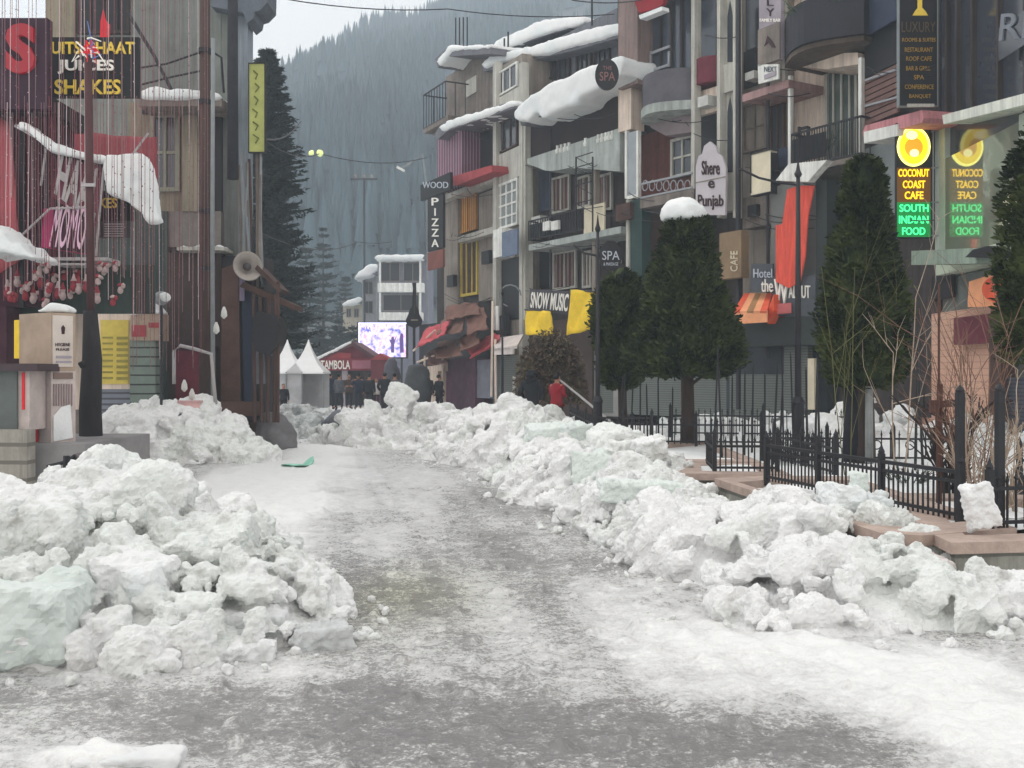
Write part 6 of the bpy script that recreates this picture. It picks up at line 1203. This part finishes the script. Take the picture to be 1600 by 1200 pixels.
def person(label, px, Y, z0, h, rz, coat, trousers, stride=.12, arm='down', hood=False, hat=None, seed=1, lean=0.0):
    k = h / 1.72; rnd = random.Random(seed); b = P(px, HY, Y); t = thing('person', label, 'person', (b.x, b.y, z0), None)
    M4 = Matrix.Translation((b.x, b.y, z0)) @ Matrix.Rotation(rz, 4, 'Z') @ Matrix.Scale(k, 4)
    def place(mb): mb.v = [M4 @ Vector((v.x, v.y + lean * max(0, v.z - .9), v.z)) for v in mb.v]; return mb
    s = stride; hands = []
    V = [(0, 0, .95), (0, .0, 1.15), (0, .01, 1.38), (0, 0, 1.47), (0, -.02, 1.6)]; Rr = [(.15, .11), (.14, .1), (.17, .1), .055, .09]; E = [(0, 1), (1, 2), (2, 3), (3, 4)]
    for sx, st_ in ((-1, s), (1, -s)):
        i = len(V); V += [(sx * .1, 0, .88), (sx * .11, -st_ * .5 - .02, .5), (sx * .11, -st_ * .8 + .05, .1), (sx * .12, -st_ * .8 - .1, .04)]; Rr += [.09, .058, .042, (.04, .03)]; E += [(0, i), (i, i + 1), (i + 1, i + 2), (i + 2, i + 3)]
        a = [(sx * .19, 0, 1.4)] + {'down': [(sx * .26, .03, 1.13), (sx * .26, -.06, .87), (sx * .25, -.09, .8)], 'pocket': [(sx * .29, .06, 1.15), (sx * .22, -.12, .98), (sx * .19, -.15, .93)], 'front': [(sx * .25, -.02, 1.14), (sx * .16, -.24, 1.12), (sx * .1, -.3, 1.14)], 'raised': [(sx * .3, -.02, 1.2), (sx * .28, -.2, 1.36), (sx * .25, -.24, 1.42)] if sx > 0 else [(sx * .26, .03, 1.13), (sx * .26, -.06, .87), (sx * .25, -.09, .8)]}[arm]
        j = len(V); V += a; Rr += [.07, .045, .032, (.035, .02)]; E += [(2, j), (j, j + 1), (j + 1, j + 2), (j + 2, j + 3)]; hands.append((Vector(a[2]), Vector(a[3]), sx))
    body = skin_mesh(V, E, Rr)
    for wr, kn, sx in hands:                                   # fingers and thumb
        d = (kn - wr).normalized(); sd = d.cross(Vector((1, 0, 0))).normalized()
        for q in range(4):
            o_ = kn + sd * (.03 - .02 * q); L = (.07, .08, .075, .06)[q]; body.tube([o_, o_ + d * L * .5, o_ + d * L * .8 + Vector((-sx * .02, 0, 0)), o_ + d * L + Vector((-sx * .035, 0, 0))], .009, 5, .006)
        o_ = wr + d * .04 + sd * .03; body.tube([o_, o_ + sd * .03 + d * .03, o_ + sd * .035 + d * .06], .011, 5, .007)
    body.lathe(Vector((0, -.02, 1.615)), [(.02, -.115), (.06, -.09), (.078, -.03), (.085, .03), (.07, .08), (.02, .11)], 14); body.tube([(0, -.1, 1.64), (0, -.125, 1.60), (0, -.1, 1.59)], .014, 6); 
    for sx in (-1, 1): body.chunk((sx * .085, -.01, 1.615), (.012, .025, .034), rnd, cuts=0, lv=1)
    bo = place(body).build('body', SKIN, t, True)
    f = MB()
    for sx in (-1, 1): f.chunk((sx * .03, -.098, 1.635), (.012, .008, .007), rnd, cuts=0, lv=1)
    f.tube([(-.025, -.1, 1.568), (.025, -.1, 1.568)], .006, 4); place(f).build('face_features', HAIR, bo)
    # coat
    CV = [(0, 0, .84), (0, 0, 1.0), (0, .0, 1.2), (0, .01, 1.4), (0, 0, 1.48)]; CR = [(.21, .17), (.2, .16), (.2, .155), (.215, .145), (.1, .09)]; CE = [(0, 1), (1, 2), (2, 3), (3, 4)]
    for wr, kn, sx in hands:
        j = len(CV); el = V[5 + (0 if sx < 0 else 8) + 5]; CV += [(sx * .2, 0, 1.4), tuple(el), tuple(wr)]; CR += [.09, .068, .055]; CE += [(3, j), (j, j + 1), (j + 1, j + 2)]
    place(skin_mesh(CV, CE, CR, 1)).build('jacket', coat, t, True)
    TV = [(0, 0, .93)]; TR_ = [(.16, .12)]; TE = []
    for sx, st_ in ((-1, s), (1, -s)):
        i = len(TV); TV += [(sx * .1, 0, .82), (sx * .11, -st_ * .5 - .02, .5), (sx * .11, -st_ * .8 + .05, .12)]; TR_ += [.105, .078, .066]; TE += [(0, i), (i, i + 1), (i + 1, i + 2)]
    place(skin_mesh(TV, TE, TR_)).build('trousers', trousers, t, True)
    for sx, st_ in ((-1, s), (1, -s)): f = MB(); f.chunk((sx * .115, -st_ * .8 - .02, .05), (.055, .14, .06), rnd, cuts=0, lv=2); place(f).build('shoe', BLK, t, True)
    f = MB()
    if hood: f.chunk((0, .05, 1.63), (.12, .115, .145), rnd, cuts=0, lv=3); f.chunk((0, .08, 1.48), (.14, .09, .08), rnd, cuts=0, lv=2); place(f).build('hood', coat, t, True)
    else:
        f.chunk((0, .03, 1.672), (.094, .09, .088), rnd, cuts=0, lv=3); place(f).build('hair' if not hat else 'hat', hat or HAIR, t, True)
    return t
CB = M('coat_black', (28, 30, 36), .85, .25, 5, .2, k=1.1); CN = M('coat_navy', (36, 42, 60), .85, .25, 5, .2, k=1.1); CR_ = M('coat_red', (134, 22, 34), .8, .2, 5, .2, k=1.2); CG = M('coat_grey', (84, 86, 92), .85, .25, 5, .2, k=1.1); CBR = M('coat_brown', (76, 60, 54), .85, .25, 5, .2, k=1.1); TJ = M('trousers_dark', (38, 40, 48), .85, .25, 5, .2, k=1.1)
person('person in a long black hooded coat standing behind the white snow heap', 830, 27, .12, 1.78, 2.9, CB, TJ, .1, 'pocket', True, seed=1)
person('person in a bright red jacket standing left of the slim lamp post', 870, 28.4, .12, 1.66, 2.4, CR_, TJ, .08, 'front', False, seed=2)
W_ = M('jacket_offwhite', (190, 186, 184), .8, .15, 4, .1)
for i, (lab, px, Y, h, rz, coat, arm, st_, hat) in enumerate((
    ('person in a dark coat nearest the right white tent', 503, 48, 1.6, .6, CB, 'down', .1, None), ('person in a black jacket turned toward the red stall', 516, 50, 1.75, 3.0, CN, 'pocket', .12, None),
    ('person in a grey jacket before the banner lettering', 530, 49, 1.7, 2.6, CG, 'down', .14, None), ('person with a brown coat under the middle of the red banner', 545, 51, 1.68, .2, CBR, 'front', .08, None),
    ('person in navy with hands raised before the pale stall post', 560, 49, 1.72, 3.4, CN, 'raised', .1, None), ('person in a black coat below the left edge of the screen', 577, 48, 1.7, 2.9, CB, 'down', .18, None),
    ('short person in an off white top between two dark coats', 588, 50, 1.5, .1, W_, 'down', .1, HAIR), ('person in a wide black coat below the video screen', 601, 45, 1.74, 3.1, CB, 'pocket', .1, None),
    ('person in a dark grey coat left of the guitar sign', 617, 46, 1.72, 2.7, CG, 'down', .12, None), ('person in a dark jacket walking by the tarpaulin stalls', 668, 44, 1.7, .5, CBR, 'down', .2, None), ('person in black standing by the dark stall wall', 686, 43, 1.66, 2.2, CB, 'pocket', .1, None), ('lone small person in a dark coat before the left tent wall', 443, 41, 1.3, .4, CB, 'down', .08, None))):
    person(lab, px, Y, 0.1, h, rz, coat, TJ, st_, arm, False, hat, 10 + i)
# covered carts in the crowd
for lab, px, Y, wd, h, mt in (('dark green cloth covered cart behind the far snow heap', 652, 43, 1.15, 2.25, M('cloth_dark_green', (66, 68, 70), .9, .3, 2, .2)), ('dark cloth covered stand right of the red booth', 612, 50, .8, 2.6, M('cloth_slate', (84, 84, 92), .9, .3, 2, .2))):
    b = P(px, HY, Y); t = thing('covered_cart', lab, 'cart', (b.x, b.y, 0)); m = MB(); m.lathe((b.x, b.y, 0), [(wd * .42, .2), (wd * .5, h * .4), (wd * .46, h * .8), (wd * .3, h * .97), (.05, h)], 14); soften(m, .12, 2, .12, 2).build('cover', mt, t, True)
    for sx in (-1, 1): m = MB(); m.lathe((b.x + sx * wd * .35, b.y - wd * .4, .25), [(.22, -.03), (.22, .03)], 12, axis='Y'); m.build('wheel', IRON, t)
# dark tarpaulin lump at the foot of the far heap
m = MB(); rr = random.Random(12); c = P(532, 672, 27); m.chunk(c, (.62, .5, .5), rr, cuts=6, lv=3); m.chunk(c + Vector((.4, .2, .0)), (.45, .4, .45), rr, cuts=5, lv=3); tag(soften(m, .06, 2, .06, 3).build('tarpaulin_heap', M('tarp_slate', (96, 98, 106), .8, .35, 3, .3), None, True, loc=(c.x, c.y, 0)), 'dark slate tarpaulin lump at the left end of the far snow heap', 'tarpaulin')
b = P(916, HY, 26); t = thing('fallen_pole', 'pale pole with snow on it slanting down to the far iron fence', 'pole', P(965, 668, 21)); m = MB(); m.tube([P(870, 590, 30), P(905, 618, 27), P(965, 668, 21)], .03, 6); m.build('shaft', PIPE, t)

# ---- wires
def wire(label, pts, r=.018, mat=IRON):
    m = MB(); P0 = []
    for (a, b_) in zip(pts, pts[1:]):
        for k in range(8): s = k / 8; q_ = a.lerp(b_, s); P0.append(q_ - Vector((0, 0, 1)) * (a - b_).length * .03 * 4 * s * (1 - s))
    P0.append(pts[-1]); m.tube(P0, r, 4); o = m.build('overhead_wire', mat, None, loc=pts[0]); tag(o, label, 'wire')
wire('overhead wire crossing the sky from the left roof to the hotel', [P(390, -12, 30), P(700, 14, 34), P(960, 22, 34)])
wire('sagging wire with a pale connector in front of the hill', [P(380, 190, 26), P(500, 240, 40), P(668, 246, 50)])
wire('lower wire stretched before the hill at middle height', [P(385, 205, 26), P(470, 190, 40)], .03); wire('thin wire low over the valley left of the far houses', [P(400, 360, 40), P(560, 378, 60), P(612, 378, 62)], .02)
wire('thin wire from the hotel roof pole to the guest house', [P(894, 0, 33), P(1003, 0, 31)], .02)
m = MB(); 
for d_ in (-.25, .1): m.chunk(P(496, 239, 39.8) + Vector((d_, 0, 0)), (.16, .12, .14), random, lv=2)
tag(m.build('wire_lamp', glow('glow_lamp', (214, 226, 150), .7), None, True, loc=P(496, 239, 39.8)), 'pair of pale lit lamps hanging on the sagging wire', 'lamp')

# ---- haze
m = MB(); m.box((0, 315, 150), (1000, 810, 302.4)); HZ = m.build('haze', None, None); HZ["kind"] = "stuff"; tag(HZ, 'pale cold mist filling the valley', 'haze')
hm = bpy.data.materials.new('haze_air'); hm.use_nodes = True; ht = hm.node_tree; ht.nodes.remove(ht.nodes["Principled BSDF"]); pv = ht.nodes.new("ShaderNodeVolumePrincipled"); pv.inputs["Color"].default_value = (.75, .86, .97, 1); pv.inputs["Density"].default_value = .0018; pv.inputs["Anisotropy"].default_value = 0
ht.links.new(pv.outputs[0], ht.nodes["Material Output"].inputs["Volume"]); HZ.data.materials.append(hm)
